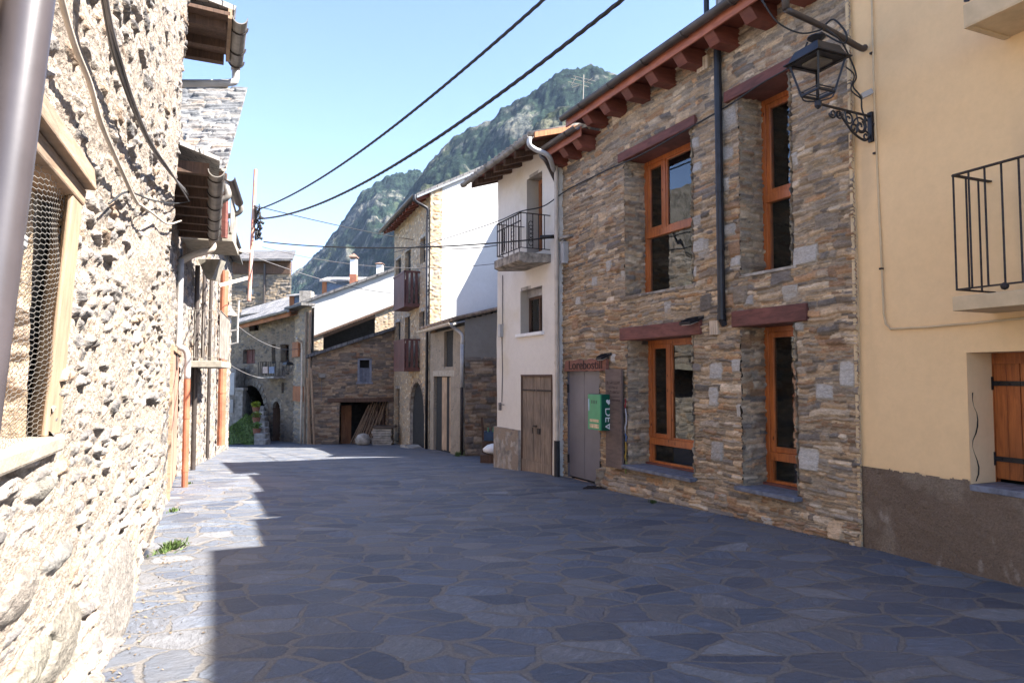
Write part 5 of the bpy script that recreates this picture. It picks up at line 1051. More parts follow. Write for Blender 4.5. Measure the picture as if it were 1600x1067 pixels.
# roof with copper coloured eave
u0,u1=-.4,FA.hu(373,505,.45)
m=MB(); za=FA.hz(458,484,.5);zb2=FA.hz(378,505,.5)
bk_=Vector((-1.0,3.0,.85)); q0=FA.P(u0,.5,za);q1=FA.P(u1,.5,zb2);up_=Vector((0,0,.06)); m.hexa([q0-up_,q1-up_,q1+bk_-up_,q0+bk_-up_,q0+up_,q1+up_,q1+bk_+up_,q0+bk_+up_]); m.build('roof',M['slatepale'],ah)
m=MB(); m.bar(FA.P(u0,.46,za-.14),FA.P(u1,.46,zb2-.14),.06,.2); m.build('fascia',M['orangewood'],ah)
m=MB(); m.hexa([FA.P(u0,.45,za-.24),FA.P(u1,.45,zb2-.24),FA.P(u1,-.05,zb2-.1),FA.P(u0,-.05,za-.1),FA.P(u0,.45,za-.2),FA.P(u1,.45,zb2-.2),FA.P(u1,-.05,zb2-.06),FA.P(u0,-.05,za-.06)]); m.build('soffit',M['orangewood'],ah)
m=MB(); m.gutter(FA.P(u0,.56,za-.02),FA.P(u1,.56,zb2-.02),.07); m.build('gutter',M['zinc'],ah)
for q0,q1,z0_ in ((.05,bcn-bw2-.1,gz(31)-.3),(acn+aw+.1,FA.L,gz(31)-.3),(bcn-bw2-.1,acn+aw+.1,max(ra[3],rb[3])+.3)):
    m=MB(); m.extr([FA.P(q0,-.45,z0_),FA.P(q1,-.45,z0_),FA.P(q1,-.45,zT-.3),FA.P(q0,-.45,zT-.3)],(-1.4,3.2,0)); m.build('core_wall',M['dark'],ah)
# little balcony with washing
ub1,ub2=FA.hu(430,580,.5),FA.hu(404,580,.5); zz=FA.hz(417,590,.5); m=MB(); m.fbox(FA,ub1,ub2,-.1,.55,zz-.04,zz+.05); m.build('balcony_slab',M['concrete'],ah); bal_rail(FA,ub1,ub2,.5,zz+.08,FA.hz(417,565,.5),.13,ah,r=.012)
for k,(px,c_,lb_) in enumerate(((414,(.55,.42,.36),'pinkish cloth hung over the small balcony above the arch'),(424,(.22,.26,.36),'blue grey cloth hung over the small balcony above the arch'))):
    u=FA.hu(px,576,.56); m=MB(); m.fbox(FA,u-.2,u+.2,.53,.56,FA.hz(px,583,.56),FA.hz(px,573,.56)); tag(m.build('hanging_cloth',m_plain('cloth',c_,.9,bd=0),None),lb_,'cloth')
# black lantern on the corner of the arch house
def lantern(px,py0,py1,Fr,w,label,wall_px,plate,s_bracket=True,frosted=False):
    u,zt=Fr.hit(px,py0,w); zb=Fr.hz(px,py1,w); h=zt-zb; c=Fr.P(u,w,zb); t=thing('street_lantern',label,'lantern',c)
    q=math.pi/4+math.atan2(Fr.t.y,Fr.t.x)
    # proportions: finial, hood, glass cage tapering down, neck
    m=MB(); m.lathe(c,[(h*.06,h*.93),(h*.13,h*.985),(h*.13,h),(h*.05,h)],12); m.lathe(c,[(h*.075,h*.83),(h*.085,h*.88),(h*.055,h*.94)],12); m.lathe(c,[(h*.46,h*.635),(h*.46,h*.65),(h*.40,h*.66),(h*.30,h*.82),(h*.1,h*.87)],4,rot=q); m.build('hood',M['black'],t)
    m=MB(); a,b_=.37*h,.22*h
    for k in range(4):
        an=q+k*math.pi/2; an2=an+math.pi/2; p0=Vector(c)+Vector((b_*math.cos(an),b_*math.sin(an),.16*h)); p1=Vector(c)+Vector((a*math.cos(an),a*math.sin(an),.635*h)); m.bar(p0,p1,h*.028,h*.028)
        r0=Vector(c)+Vector((b_*math.cos(an2),b_*math.sin(an2),.16*h)); r1=Vector(c)+Vector((a*math.cos(an2),a*math.sin(an2),.635*h)); m.bar(p0,r0,h*.03,h*.03); m.bar(p1,r1,h*.03,h*.03); m.bar(p0.lerp(p1,.0)+Vector((0,0,.05*h)),r0+Vector((0,0,.05*h)),h*.012,h*.012)
        m.tube(curve([p0,Vector(c)+Vector((b_*.8*math.cos(an),b_*.8*math.sin(an),.08*h)),Vector(c)+Vector((.02*h*math.cos(an),.02*h*math.sin(an),.05*h))],4),h*.012,5)
    m.build('cage',M['black'],t)
    m=MB(); m.lathe(c,[(.015*h,-.06*h),(.05*h,-.02*h),(.05*h,.05*h),(.03*h,.07*h)],10); m.build('neck',M['black'],t)
    m=MB(); m.lathe((c[0],c[1],c[2]),[(.20*h,.60*h),(.20*h,.632*h)],4,rot=q); m.build('reflector',M['zinc'],t)
    return t,u,zb,h
lt,u,zb,h=lantern(1276,58,165,FY,.68,'large black wrought iron lantern on the corner of the cream house',1362,None)
P=FY.P; uw=FY.hu(1360,200,.02); zw0,zw1=FY.hz(1362,223,.0),FY.hz(1362,176,0)
m=MB(); m.fbox(FY,uw-.025,uw+.025,0,.03,zw0,zw1); m.build('wall_plate',M['black'],lt,bevel=.004)
m=MB(); tipz=zb+.01; m.tube([P(u,.70,tipz-.0),P(uw,.03,zw1-.04)],.012,8)
m.tube(curve([P(u-.0,.42,tipz-.045),P(uw,.25,zw1-.22),P(uw,.10,zw1-.28),P(uw,.03,zw0+.05)],6),.011,6)
def scroll(cw,cz,r,turn,st=0,n=26,th=.009,sgn=1):
    pts=[]
    for i in range(n):
        t=i/(n-1); a=st+sgn*turn*2*math.pi*t; rr=r*(1-.75*t); k=(.7-cw)/.67; pts.append(P(u+(uw-u)*k,cw+rr*math.cos(a),cz+rr*math.sin(a)))
    m.tube(pts,th,5)
lerpz=lambda w:tipz+(zw1-.04-tipz)*(.7-w)/.67
scroll(.15,lerpz(.15)-.12,.095,1.4); scroll(.15,lerpz(.15)-.12,.06,1.2,2); scroll(.30,lerpz(.3)-.075,.06,1.3,1); scroll(.42,lerpz(.42)-.05,.045,1.3,3); scroll(.50,lerpz(.5)-.06,.045,1.3,0,sgn=-1); scroll(.08,lerpz(.08)-.2,.05,1.3,1); scroll(.24,lerpz(.24)-.15,.05,1.2,4,sgn=-1)
for w in (.2,.35,.1): m.tube([P(u+(uw-u)*(.7-w)/.67,w,lerpz(w)),P(u+(uw-u)*(.7-w)/.67,w-.03,lerpz(w)-.12)],.008,5)
m.build('bracket',M['black'],lt)
lantern(450,562,584,FA,.7,'distant black lantern on the corner of the arch house',1,None)
# ---------------------------------------------------------------- stone tower house beyond
FO=F((-12.4,38),(-18.2,38),1); 
if FO.n.y>0: FO.n=-FO.n
to=thing('tower_house','tall brown stone building with slate roof rising behind the arch house','house',FO.P(2,0,gz(38)))
ztw=FO.hz(455,413); wn2=rect(FO,385,396,450,460)
fpatch('wall',M['stone'],to,FO,(0,5.8),(E,ztw),'s',dict(SF,rowh=(.07,.18)),91,res=.045,holes=[wn2])
m=MB(); m.fbox(FO,wn2[0],wn2[1],-.3,-.2,wn2[2],wn2[3]); m.build('niche',M['white'],to)
m=MB(); m.extr([FO.P(.05,-.3,E-3),FO.P(5.8,-.3,E-3),FO.P(5.8,-.3,ztw-.05),FO.P(.05,-.3,ztw-.05)],(-2.2,5,0)); m.build('core_wall',M['concrete'],to)
m=MB(); m.fbox(FO,.02,5.8,-.25,.08,ztw-.55,FO.hz(455,406,.4)+.02); m.build('attic_board',M['darkwood'],to)
zv=FO.hz(455,406,.4); zr_=FO.hz(452,392,-2.2)
m=MB(); m.hexa([FO.P(-.25,.45,zv-.06),FO.P(6,.45,zv-.06),FO.P(6,-2.4,zr_-.06),FO.P(.5,-2.4,zr_-.06),FO.P(-.25,.45,zv+.06),FO.P(6,.45,zv+.06),FO.P(6,-2.4,zr_+.06),FO.P(.5,-2.4,zr_+.06)]); m.build('roof',M['slate'],to)
m=MB(); u=FO.hu(413,440,.1); m.tube([FO.P(u,.1,ztw),FO.P(u,.1,FO.hz(413,480,.1))],.06,8); m.build('downpipe',M['gutter'],to)
# ---------------------------------------------------------------- grass bank with flower pots
gp_=[gnd(356,694),gnd(396,693)]
grm,N,L,b=nodes('bank_grass'); n=noise(N,L,6,6); r=ramp(N,L,n.outputs[0],[(.35,(.075,.11,.03)),(.65,(.16,.20,.06))]); L.new(r.outputs[0],b.inputs['Base Color']); b.inputs['Roughness'].default_value=1; L.new(bump(N,L,n.outputs[0],1,.05),b.inputs['Normal'])
Yg=gp_[0].y; xs=list(np.linspace(at(330,690,Yg).x,at(397,690,Yg).x,24)); ys=list(np.linspace(Yg,Yg+3.2,24))
x1g=at(397,690,Yg).x
def bankz(x,y):
    t=(y-Yg)/3.2; return gz(Yg)-.02+.95*t+.05*math.sin(x*5+y*3)-(.0)
def bx(x,y): return x
m=MB(); nn=len(xs); m.add([(x-(y-Yg)*.40*(x-xs[0])/(x1g-xs[0]),y,bankz(x,y)) for y in ys for x in xs],[(j*nn+i,j*nn+i+1,(j+1)*nn+i+1,(j+1)*nn+i) for j in range(len(ys)-1) for i in range(nn-1)])
o=m.build('grass_bank',grm,None,smooth=True); tag(o,'sloping green lawn at the end of the left houses',None,kind='structure')
rr=random.Random(6); m=MB()
for k in range(2600):
    x=rr.uniform(xs[0],x1g);y=rr.uniform(Yg,Yg+3.2); xx=x-(y-Yg)*.40*(x-xs[0])/(x1g-xs[0]); z=bankz(x,y); h_=rr.uniform(.04,.10); a=rr.uniform(0,3.14); dx,dy=math.cos(a)*.02,math.sin(a)*.02; m.add([(xx-dx,y-dy,z),(xx+dx,y+dy,z),(xx+rr.uniform(-.03,.03),y,z+h_)],[(0,1,2)])
tag(m.build('grass',M['leaf'],None),'short grass blades on the lawn bank','grass',kind='stuff')
stp=thing('bank_wall','small stepped stone edging wall beside the lawn bank','wall',(x1g,Yg,gz(Yg)))
for k in range(7):
    m=MB(); y=Yg-.05+k*.5; x=x1g-(y-Yg)*.40; m.box(x,x+.45,y,y+.5,gz(Yg)-.3,gz(Yg)+.18+.19*k+.0); m.build('stone_step',M['concrete'],stp,bevel=.02)
def bush(c,r,n,rr,leaf=.05):
    m=MB()
    for k in range(n):
        d=Vector((rr.gauss(0,1),rr.gauss(0,1),rr.gauss(0,1))).normalized()*r*rr.random()**.5; p=Vector(c)+Vector((d.x,d.y,d.z*.8)); a=Vector((rr.gauss(0,1),rr.gauss(0,1),rr.gauss(0,1))).normalized()*leaf; b_=a.cross(Vector((rr.gauss(0,1),rr.gauss(0,1),rr.gauss(0,1)))).normalized()*leaf*.5
        m.add([p-a,p+b_,p+a,p-b_],[(0,1,2,3)])
    return m
for k,(px,lb_,col) in enumerate(((381,'topmost potted plant with bright yellow green leaves on the stepped wall',(.35,.42,.02)),(387,'middle potted plant on the stepped wall by the lawn',(.22,.25,.03)),(393,'lowest potted plant on the stepped wall by the lawn',(.16,.26,.04)))):
    y=Yg+2.6-.9*k; x=x1g-(y-Yg)*.40+.12; z=gz(Yg)+.13+.19*int((y-Yg+.05)/.5); t=thing('potted_plant',lb_,'plant',(x,y,z),'potted plants by the lawn')
    m=MB(); m.lathe((x,y,z),[(.12,0),(.16,.20),(.18,.23)],12); m.build('pot',M['pot'],t); bush((x,y,z+.33),.2,240,rr,.05).build('leaves',m_plain('pot_leaves',col,.6,var=.5,scale=8,bd=0),t)
gatep=thing('gate_pillar','pale stone gate pillar beside the dark vaulted passage','pillar',at(379,660,Yg+2.8)); p=at(374,660,Yg+3.0); m=MB(); m.box(p.x-.16,p.x+.16,Yg+2.9,Yg+3.3,gz(30)-.2,at(379,610,Yg+3).z); m.build('shaft',M['concrete'],gatep,bevel=.02); m=MB(); m.box(p.x-.2,p.x+.2,Yg+2.85,Yg+3.35,at(379,610,Yg+3).z,at(379,607,Yg+3).z+.03); m.build('cap',M['concrete'],gatep)
# small white house with grey shutter at the lawn
a=at(352,640,Yg+3.4);b2=at(367.5,640,Yg+3.4); wf_=thing('lawn_house','small pale house with a grey white slatted shutter above the lawn','house',(a.x,Yg+3.5,gz(30))); m=MB(); m.box(a.x-1.5,b2.x,Yg+3.4,Yg+6,gz(30)-.3,at(360,575,Yg+3.4).z); m.build('wall',M['concrete'],wf_)
m=MB(); 
for k in range(7): x0=a.x+.08+(b2.x-a.x-.12)*k/7; m.box(x0,x0+(b2.x-a.x-.12)/7-.02,Yg+3.34,Yg+3.39,at(360,617,Yg+3.4).z,at(360,582,Yg+3.4).z)
m.build('shutter',M['white'],wf_)
m=MB(); m.box(a.x+.1,b2.x-.08,Yg+3.35,Yg+3.39,at(360,645,Yg+3.4).z,at(360,624,Yg+3.4).z); m.build('door',M['pvc'],wf_)
# ---------------------------------------------------------------- left rubble house (foreground)
FL=F((-.76-.403*.5,.5),(-3.5,6.8),-1)
ru=thing('rubble_house','sunlit rough rubble stone house with wire mesh window at the left','house',FL.P(3,0,gz(4)))
def offL(u,v):
    z=np.asarray(v)-E; k=.085-.055*np.clip(np.asarray(u)/FL.L,0,1)
    o=z*k+.0
    o=o+.17*np.exp(-((z+1.75)/.45)**2)*np.exp(-((np.asarray(u)-3.9)/1.2)**2)
    return o
def PL(u,w,z): return FL.P(u,w+float(offL(u,z)),z)
def hitL(px,py,w=0):
    u,z=FL.hit(px,py,w)
    for _ in range(12): u,z=FL.hit(px,py,w+float(offL(u,z)))
    return u,z
wuR,_z=hitL(112,345,.05); wz1=hitL(129,319,.05)[1]; wz0=hitL(68,686,.06)[1]; wuR2=hitL(131,319,.05)[0]; pw=wuR2-wuR
mw=(-.4,wuR+.02,wz0,wz1)
bl=[(FL.hu(190,690),FL.hz(190,690),.30,.1,0)]
us=[0.0]
while us[-1]<FL.L: us.append(us[-1]+.0055+.0012*us[-1]*1.4)
us=np.array(sorted(set(list(us)+[mw[1]]))); us=us[us<=FL.L+.02]
def wallstyle(): pass
old_stones=stones
BOULD=[(178,915,.75,.26,.05,(.20,.18,.16)),(100,1000,.40,.15,.05,(.19,.17,.14)),(35,930,.22,.09,.05,(.23,.20,.17)),(60,1045,.3,.10,.05,(.22,.20,.16)),(190,690,.30,.055,.05,(.25,.22,.19)),(215,760,.45,.04,.045,(.17,.165,.16)),(60,760,.2,.045,.045,(.22,.2,.17)),(95,870,.3,.05,.05,(.18,.17,.155)),(235,620,.5,.04,.04,(.18,.165,.155))]
def stonesL(u,v,p,s):
    """rubble below, slate-like beds half way, mostly mortar render near the top"""
    H1,c1=old_stones(u,v,p,s); H1=H1+.012*(fbm(u*26,v*40,s+300,3,.6)-.5)
    H2,c2=old_stones(u*1.0,v,dict(p,cell=(.60,.105),warp=.10,amp=.085,mort=(.0,.05),mn=.02),s+7)
    k=sst(fbm(u*.9,v*.9,s+200,3)-.26*(v-E+.7),.42,.6)
    rend=sst(fbm(u*.7,v*.8,s+210,3)+.07*(v-E),.56,.68)
    H=H1*(1-k)+H2*k; c=c1*(1-k[...,None])+c2*k[...,None]
    mo=.030+.035*(fbm(u*3,v*3,s+220,4)-.3)+.036*(fbm(u*5,v*11,s+221,5,.6)-.5); 
    H=np.where(rend>.01,np.maximum(H,mo*rend),H); m2=(mo*rend>=H-.001)[...,None]
    mc=np.array(p['mortar'])*1.08*(.78+.45*fbm(u*12,v*12,s+222,4))[...,None]; c=np.where(m2,mc,c)
    so=s*3.71; wx=.10*(fbm(u*3,v*4,s+230,3)-.5); wy=.05*(fbm(u*4,v*7,s+231,3)-.5)
    for q,(px,py,a,b,am,col) in enumerate(BOULD):
        cu,cv=FL.hit(px,py); e=1-np.sqrt(((u-so-cu+wx)/a)**2+((v-cv+wy)/b)**2); ins=sst(e,0,.06); hh=am*np.sqrt(np.clip(e,0,1))+.03+.03*(fbm(u*5,v*9,s+240+q,4)-.5)+.012*(fbm(u*20,v*40,s+250+q,3)-.5)
        H=H*(1-ins)+np.maximum(hh,H*.4)*ins; c=c*(1-ins[...,None])+np.array(col)*(.8+.4*fbm(u*6,v*22,s+260+q,4))[...,None]*ins[...,None]
    return H,c
stones=stonesL
fpatch('wall',M['rubble'],ru,FL,(0,FL.L),(gz(6.8)-.25,E+4.3),'s',SL,101,us=us,resv=.0095,holes=[mw],off=lambda u,v:offL(u,v))
stones=old_stones
# plaster-edged end of the wall and its dark core
m=MB(); m.hexa([FL.P(-.3,-.12,gz(5)-.3),FL.P(FL.L-.02,-.10,gz(5)-.3),FL.P(FL.L-.02,-5,gz(5)-.3),FL.P(-.3,-5,gz(5)-.3),FL.P(-.3,-.05,gz(5)-.2),FL.P(FL.L-.02,-.12,gz(5)-.2),FL.P(FL.L-.02,-5,gz(5)-.2),FL.P(-.3,-5,gz(5)-.2)])
m.hexa([PL(mw[1]+.05,-.12,gz(5)-.3),PL(FL.L-.02,-.10,gz(5)-.3),FL.P(FL.L-.02,-5,gz(5)-.3),FL.P(mw[1]+.05,-5,gz(5)-.3),PL(mw[1]+.05,-.10,E+4.3),PL(FL.L-.02,-.10,E+4.3),FL.P(FL.L-.02,-5,E+4.3),FL.P(mw[1]+.05,-5,E+4.3)])
m.build('core_wall',M['concrete'],ru)
endp=patch('end_wall',M['rubble'],ru,FL.P(FL.L,0,0),(FL.n.x,FL.n.y,0),(0,0,1),(FL.t.x,FL.t.y,0),(-1.2,.0),(gz(6.8)-.2,E+4.3),'s',SL,103,res=.03,umap=lambda u,v:u+offL(FL.L,v)+.02)
# window: heavy weathered beams, sill, wire mesh, rubble fill behind
m=MB(); zt=hitL(144,264,.06)[1]; dz_=zt-wz1
m.hexa([PL(-.3,-.1,wz1),PL(wuR2+.02,-.1,wz1),PL(wuR2+.02,.05,wz1),PL(-.3,.05,wz1),PL(-.3,-.1,wz1+dz_*.42),PL(wuR2+.03,-.1,wz1+dz_*.42),PL(wuR2+.03,.05,wz1+dz_*.42),PL(-.3,.05,wz1+dz_*.42)]); m.build('lintel',M['frame_old'],ru,bevel=.008)
m=MB(); m.hexa([PL(-.3,-.1,wz1+dz_*.42+.004),PL(wuR2+.04,-.1,wz1+dz_*.42+.004),PL(wuR2+.04,.085,wz1+dz_*.42+.004),PL(-.3,.085,wz1+dz_*.42+.004),PL(-.3,-.1,wz1+dz_),PL(wuR2+.03,-.1,wz1+dz_),PL(wuR2+.03,.07,wz1+dz_),PL(-.3,.07,wz1+dz_)]); m.build('lintel',M['frame_old'],ru,bevel=.008)
m=MB(); w0_,w1_=wuR,wuR2
m.hexa([PL(w0_,.028,wz0),PL(w1_,-.06,wz0),PL(w1_,.055,wz0),PL(w0_,.045,wz0),PL(w0_,.028,wz1),PL(w1_,-.06,wz1),PL(w1_,.045,wz1),PL(w0_,.045,wz1)]); fr=m.build('window_frame',m_wood('sunbleached_post',(.34,.25,.165),(.23,.155,.095),rough=.9,sc=(6,6,.6),bd=.005),ru,bevel=.006)
m=MB(); m.hexa([PL(-.3,-.3,wz0-.075),PL(wuR2+.03,-.3,wz0-.075),PL(wuR2+.03,.07,wz0-.075),PL(-.3,.07,wz0-.075),PL(-.3,-.3,wz0),PL(wuR2+.0,-.3,wz0),PL(wuR2+.0,.075,wz0),PL(-.3,.075,wz0)]); m.build('sill',m_plain('worn_limewashed_sill',(.36,.30,.235),.9,var=.15,scale=6,bd=.008),ru,bevel=.015)
m=MB(); rr=random.Random(2); s_=.034; dz=.0095
ncol=int((wuR+.1)/(s_*1.5))+2; nrow=int((wz1-wz0)/(2*dz))+2
def MP(u,z): 
    return PL(u,.022+.012*math.sin(u*9+z*4)+.008*math.sin(z*17+u*3),z)
for i in range(ncol):
    uc=wuR-.01-i*s_*1.5
    if uc<-.2: break
    for j in range(nrow):
        zc=wz0+j*2*dz+(dz if i%2 else 0)
        if zc>wz1: continue
        j1=rr.uniform(-.002,.002); a=MP(uc+s_*.5,zc+dz); b_=MP(uc-s_*.5+j1,zc+dz); c=MP(uc-s_,zc+j1); d=MP(uc-s_*.5+j1,zc-dz)
        for p,q in ((a,b_),(b_,c),(c,d)):
            if max(p[2],q[2])<wz1+.02: m.tube([p,q],.0011,3,cap=False)
m.build('wire_mesh',m_plain('galvanised_wire',(.45,.42,.38),.5,.6,bd=0),ru)
fpatch('blocked_opening',M['rubble'],ru,FL,(-.3,wuR+.05),(wz0-.05,wz1+.05),'s',dict(SL,cell=(.16,.07),amp=.06,pal=[((.50,.36,.24),3),((.40,.28,.18),3),((.58,.44,.30),1)],mortar=(.45,.33,.22),mort=(.0,.03)),105,res=.01,w=-.33)
jamb(ru,FL,wuR+.012,-.35,-.05,wz0-.05,wz1+.05,-1,dict(SL,cell=(.16,.07),amp=.04,pal=[((.40,.30,.22),3),((.30,.23,.17),3)],mortar=(.38,.29,.2)),107,mat='rubble',res=.012)
m=MB(); m.hexa([PL(wuR+.03,-.35,wz0),PL(wuR+.08,-.35,wz0),PL(wuR+.08,-.11,wz0),PL(wuR+.03,-.11,wz0),PL(wuR+.03,-.35,wz1),PL(wuR+.08,-.35,wz1),PL(wuR+.08,-.11,wz1),PL(wuR+.03,-.11,wz1)]); m.hexa([PL(-.3,-.35,wz1),PL(wuR+.08,-.35,wz1),PL(wuR+.08,-.1,wz1),PL(-.3,-.1,wz1),PL(-.3,-.35,wz1+.08),PL(wuR+.08,-.35,wz1+.08),PL(wuR+.08,-.1,wz1+.08),PL(-.3,-.1,wz1+.08)]); m.build('reveal',M['concrete'],ru)
# brown plastic downpipe in front of the window
p0=at(66,-160,1.36);p1=at(-42,640,1.25); m=MB(); m.tube([p0.lerp(p1,t) for t in np.linspace(0,2.2,12)],.0445,20); dp=m.build('downpipe',M['brownpipe'],ru,smooth=True)
c=at(-4,374,1.295); d=(p0-p1).normalized(); m=MB(); m.tube([c-d*.011,c-d*.009,c-d*.001,c+d*.001],[.0455,.0475,.0475,.0455],20); m.tube([c+d*.002,c+d*.004,c+d*.011,c+d*.013],[.0455,.0475,.0475,.0455],20); m.build('pipe_clip',M['pvc'],dp,smooth=True)
# cables and thin pipe on the wall
def wallpts(lst,w=.06): return [PL(*( (lambda q:(q[0],w,q[1]))(hitL(px,py,w)))) for px,py in lst]
m=MB(); m.tube(curve(wallpts([(82,-60),(100,15),(118,75),(140,130),(157,190),(180,245),(205,300),(214,317)],.08),6),.011,7)
m.tube(curve(wallpts([(214,317),(238,333),(262,350),(283,345)],.08),4),.008,6); m.build('wall_pipe',M['beigepipe'],ru,smooth=True)
cab=[]
for k in range(5):
    m=MB(); o_=[(rnd.uniform(-2.5,2.5),rnd.uniform(-4,4)) for _ in range(7)]
    pts=[(150+2.5*k,-60),(163+2*k,20),(178+2*k,90),(206+1.5*k,170),(232+1.2*k,225),(262+1.2*k,268),(292+.8*k,300+3*k)]
    m.tube(curve(wallpts([(a+b_[0]*.5,c+b_[1]*.5) for (a,c),b_ in zip(pts,o_)],.10+.006*k),6),.0065,6)
    tag(m.build('wall_cable',M['cable'] if k%2 else M['greycable'],None,smooth=True),('slack black cable of the bundle hanging across the rubble wall' if k%2 else 'slack grey cable of the bundle hanging across the rubble wall'),'cable','cables hanging across the rubble wall')
m=MB(); m.tube(curve(wallpts([(296,315),(270,318),(235,312),(200,300),(170,318)],.07),6),.006,5); tag(m.build('loop_cable',M['cable'],None,smooth=True),'thin black cable looping low across the rubble wall','cable')
# weeds at the wall foot
g=gnd(262,858); wd_=MB()
for k in range(260):
    a_=rr.uniform(0,6.28); r_=abs(rr.gauss(0,.06)); q=Vector((g.x+.02+r_*math.cos(a_)*.7,g.y+r_*math.sin(a_)*2.2,g.z-.01)); t_=Vector((rr.gauss(.02,.035),rr.gauss(0,.04),rr.uniform(.02,.11)*(1-r_*3))); sd=Vector((rr.gauss(0,1),rr.gauss(0,1),0)).normalized()*.006; wd_.add([q-sd,q+sd,q+t_*.6+sd*1.4,q+t_,q+t_*.6-sd*1.4],[(0,1,2,3,4)])
tag(wd_.build('weed',M['weed'],None),'small green weed growing at the end of the rubble wall','plant')
for k,(px,py,lb_,sc_) in enumerate(((270,800,'tiny weed tuft by the pink brown door on the left',.6),(716,712,'low weeds at the foot of the shed downpipe',1.3),(294,757,'tiny weed sprig beside the dark left pipe',.5),(1345,852,'tiny weed at the joint of stone house and cream house',.5),(1020,786,'small dry weed at the foot of the stone house wall',.5))):
    g=gnd(px,py); wd_=MB()
    for q_ in range(90):
        a_=rr.uniform(0,6.28); r_=abs(rr.gauss(0,.05))*sc_; q=Vector((g.x+r_*math.cos(a_),g.y+r_*math.sin(a_)*1.5,g.z-.01)); t_=Vector((rr.gauss(0,.03),rr.gauss(0,.04),rr.uniform(.02,.12)))*sc_; sd=Vector((rr.gauss(0,1),rr.gauss(0,1),0)).normalized()*.006; wd_.add([q-sd,q+sd,q+t_*.6+sd*1.4,q+t_,q+t_*.6-sd*1.4],[(0,1,2,3,4)])
    tag(wd_.build('weed',M['weed'],None),lb_,'plant')
m=MB()
for k in range(700):
    if k%2: u=rr.uniform(0,uend); w_=abs(rr.gauss(0,.12))+.06; q=FR.P(u,w_,0)
    else: u=rr.uniform(1.5,FL.L); w_=abs(rr.gauss(0,.15))+.12; q=FL.P(u,w_,0)
    q.z=gz(q.y)+wob(q.x,q.y)+.006; s_=rr.uniform(.004,.016); a_=Vector((rr.gauss(0,1),rr.gauss(0,1),rr.gauss(0,.3))).normalized()*s_; b_=a_.cross(Vector((0,0,1))).normalized()*s_*.6; m.add([q-a_,q+b_,q+a_,q-b_+Vector((0,0,.004))],[(0,1,2,3)])
tag(m.build('litter',m_plain('dry_leaf_bits',(.22,.16,.10),.9,var=.5,scale=30,bd=0),None),'dry leaf bits and grit along the wall feet','litter',kind='stuff')
# ---------------------------------------------------------------- second left house
FM=F((-.52-.446*6.85,6.85),(-.52-.446*11.6,11.6),-1)
s2=thing('left_eave_house','sunlit house with beige gutter and red pipe just beyond the rubble house','house',FM.P(2.5,0,gz(9)))
LIME=dict(SL,cell=(.24,.10),amp=.04,mort=(.005,.03),wave=.03)
d0=FM.hu(262,600),FM.hu(277,600)
fpatch('wall',M['rubble'],s2,FM,(0,FM.L),(gz(11.6)-.3,E+3.9),'s',LIME,111,res=.025,holes=[(d0[0],d0[1],gz(9)-.3,E+.35)])
m=MB(); n=5
for j in range(n): x=d0[0]+(d0[1]-d0[0])*j/n; m.fbox(FM,x+.004,x+(d0[1]-d0[0])/n-.004,-.05,.03+.004*(j%2),gz(8)-.0,E+.35)
dd=m.build('door',m_wood('faded_pink_brown_door',(.42,.25,.18),(.28,.15,.10),rough=.8),s2,bevel=.003)
m=MB(); m.fbox(FM,d0[0]-.07,d0[0],-.05,.06,gz(8),E+.42); m.fbox(FM,d0[1],d0[1]+.07,-.05,.06,gz(8.5)-.05,E+.42); m.fbox(FM,d0[0],d0[1],-.05,.06,E+.35,E+.42); m.build('door_frame',M['frame_old'],s2)
zg_=E+2.18; 
m=MB(); a=FM.P(.05,.52,zg_);b2=FM.P(3.9,.52,zg_); m.gutter(a,b2,.085,9); gg=m.build('gutter',M['zinc'],s2)
for k in range(6): u=.25+k*.68; m=MB(); m.tube([FM.P(u,.52+.092*math.cos(t),zg_-.092*math.sin(t)) for t in np.linspace(0,math.pi,9)],.008,5); m.build('gutter_bracket',M['iron'],gg)
for k in range(8): u=.1+k*.52; m=MB(); m.fbox(FM,u,u+.09,-.05,.45,zg_-.05,zg_+.07); m.build('rafter',M['darkwood'],s2)
m=MB(); m.extr([FM.P(0,-.3,zg_+.35),FM.P(0,.55,zg_+.08),FM.P(0,.55,zg_+.12),FM.P(0,-.3,zg_+.40)],FM.P(3.95,0,0)-FM.P(0,0,0)); m.build('roof',M['slatepale'],s2)
m=MB(); e_=FM.P(3.85,.50,zg_-.05); m.tube(curve([e_,e_+Vector((-.01,.02,-.15)),FM.P(3.9,.25,zg_-.30),FM.P(3.9,.05,zg_-.42)],6),.05,8); m.build('gutter_bend',M['beigepipe'],s2,smooth=True)
# upper eave with gutter ending against the sky
ze_=E+3.86; m=MB(); a=FM.P(.02,.72,ze_);b2=FM.P(1.18,.72,ze_); m.gutter(a,b2,.08,9); m.gutter(b2,FM.P(1.34,.72,ze_-.02),.055,8); g3=m.build('gutter',M['zinc'],s2)
for u in (.25,.78,1.14): m=MB(); m.tube([FM.P(u,.72+.09*math.cos(t),ze_-.09*math.sin(t)) for t in np.linspace(0,math.pi,9)],.009,5); m.build('gutter_bracket',M['iron'],g3)
m=MB(); m.hexa([FM.P(0,-.2,ze_+.02),FM.P(1.05,-.2,ze_+.02),FM.P(.98,.62,ze_-.02),FM.P(0,.62,ze_-.02),FM.P(0,-.2,ze_+.05),FM.P(1.05,-.2,ze_+.05),FM.P(.98,.62,ze_+.02),FM.P(0,.62,ze_+.02)]); m.build('soffit',M['darkwood'],s2)
for u in (.15,.62,1.0): m=MB(); m.fbox(FM,u,u+.1,-.2,.58,ze_-.10,ze_+.01); m.build('rafter',M['darkwood'],s2)
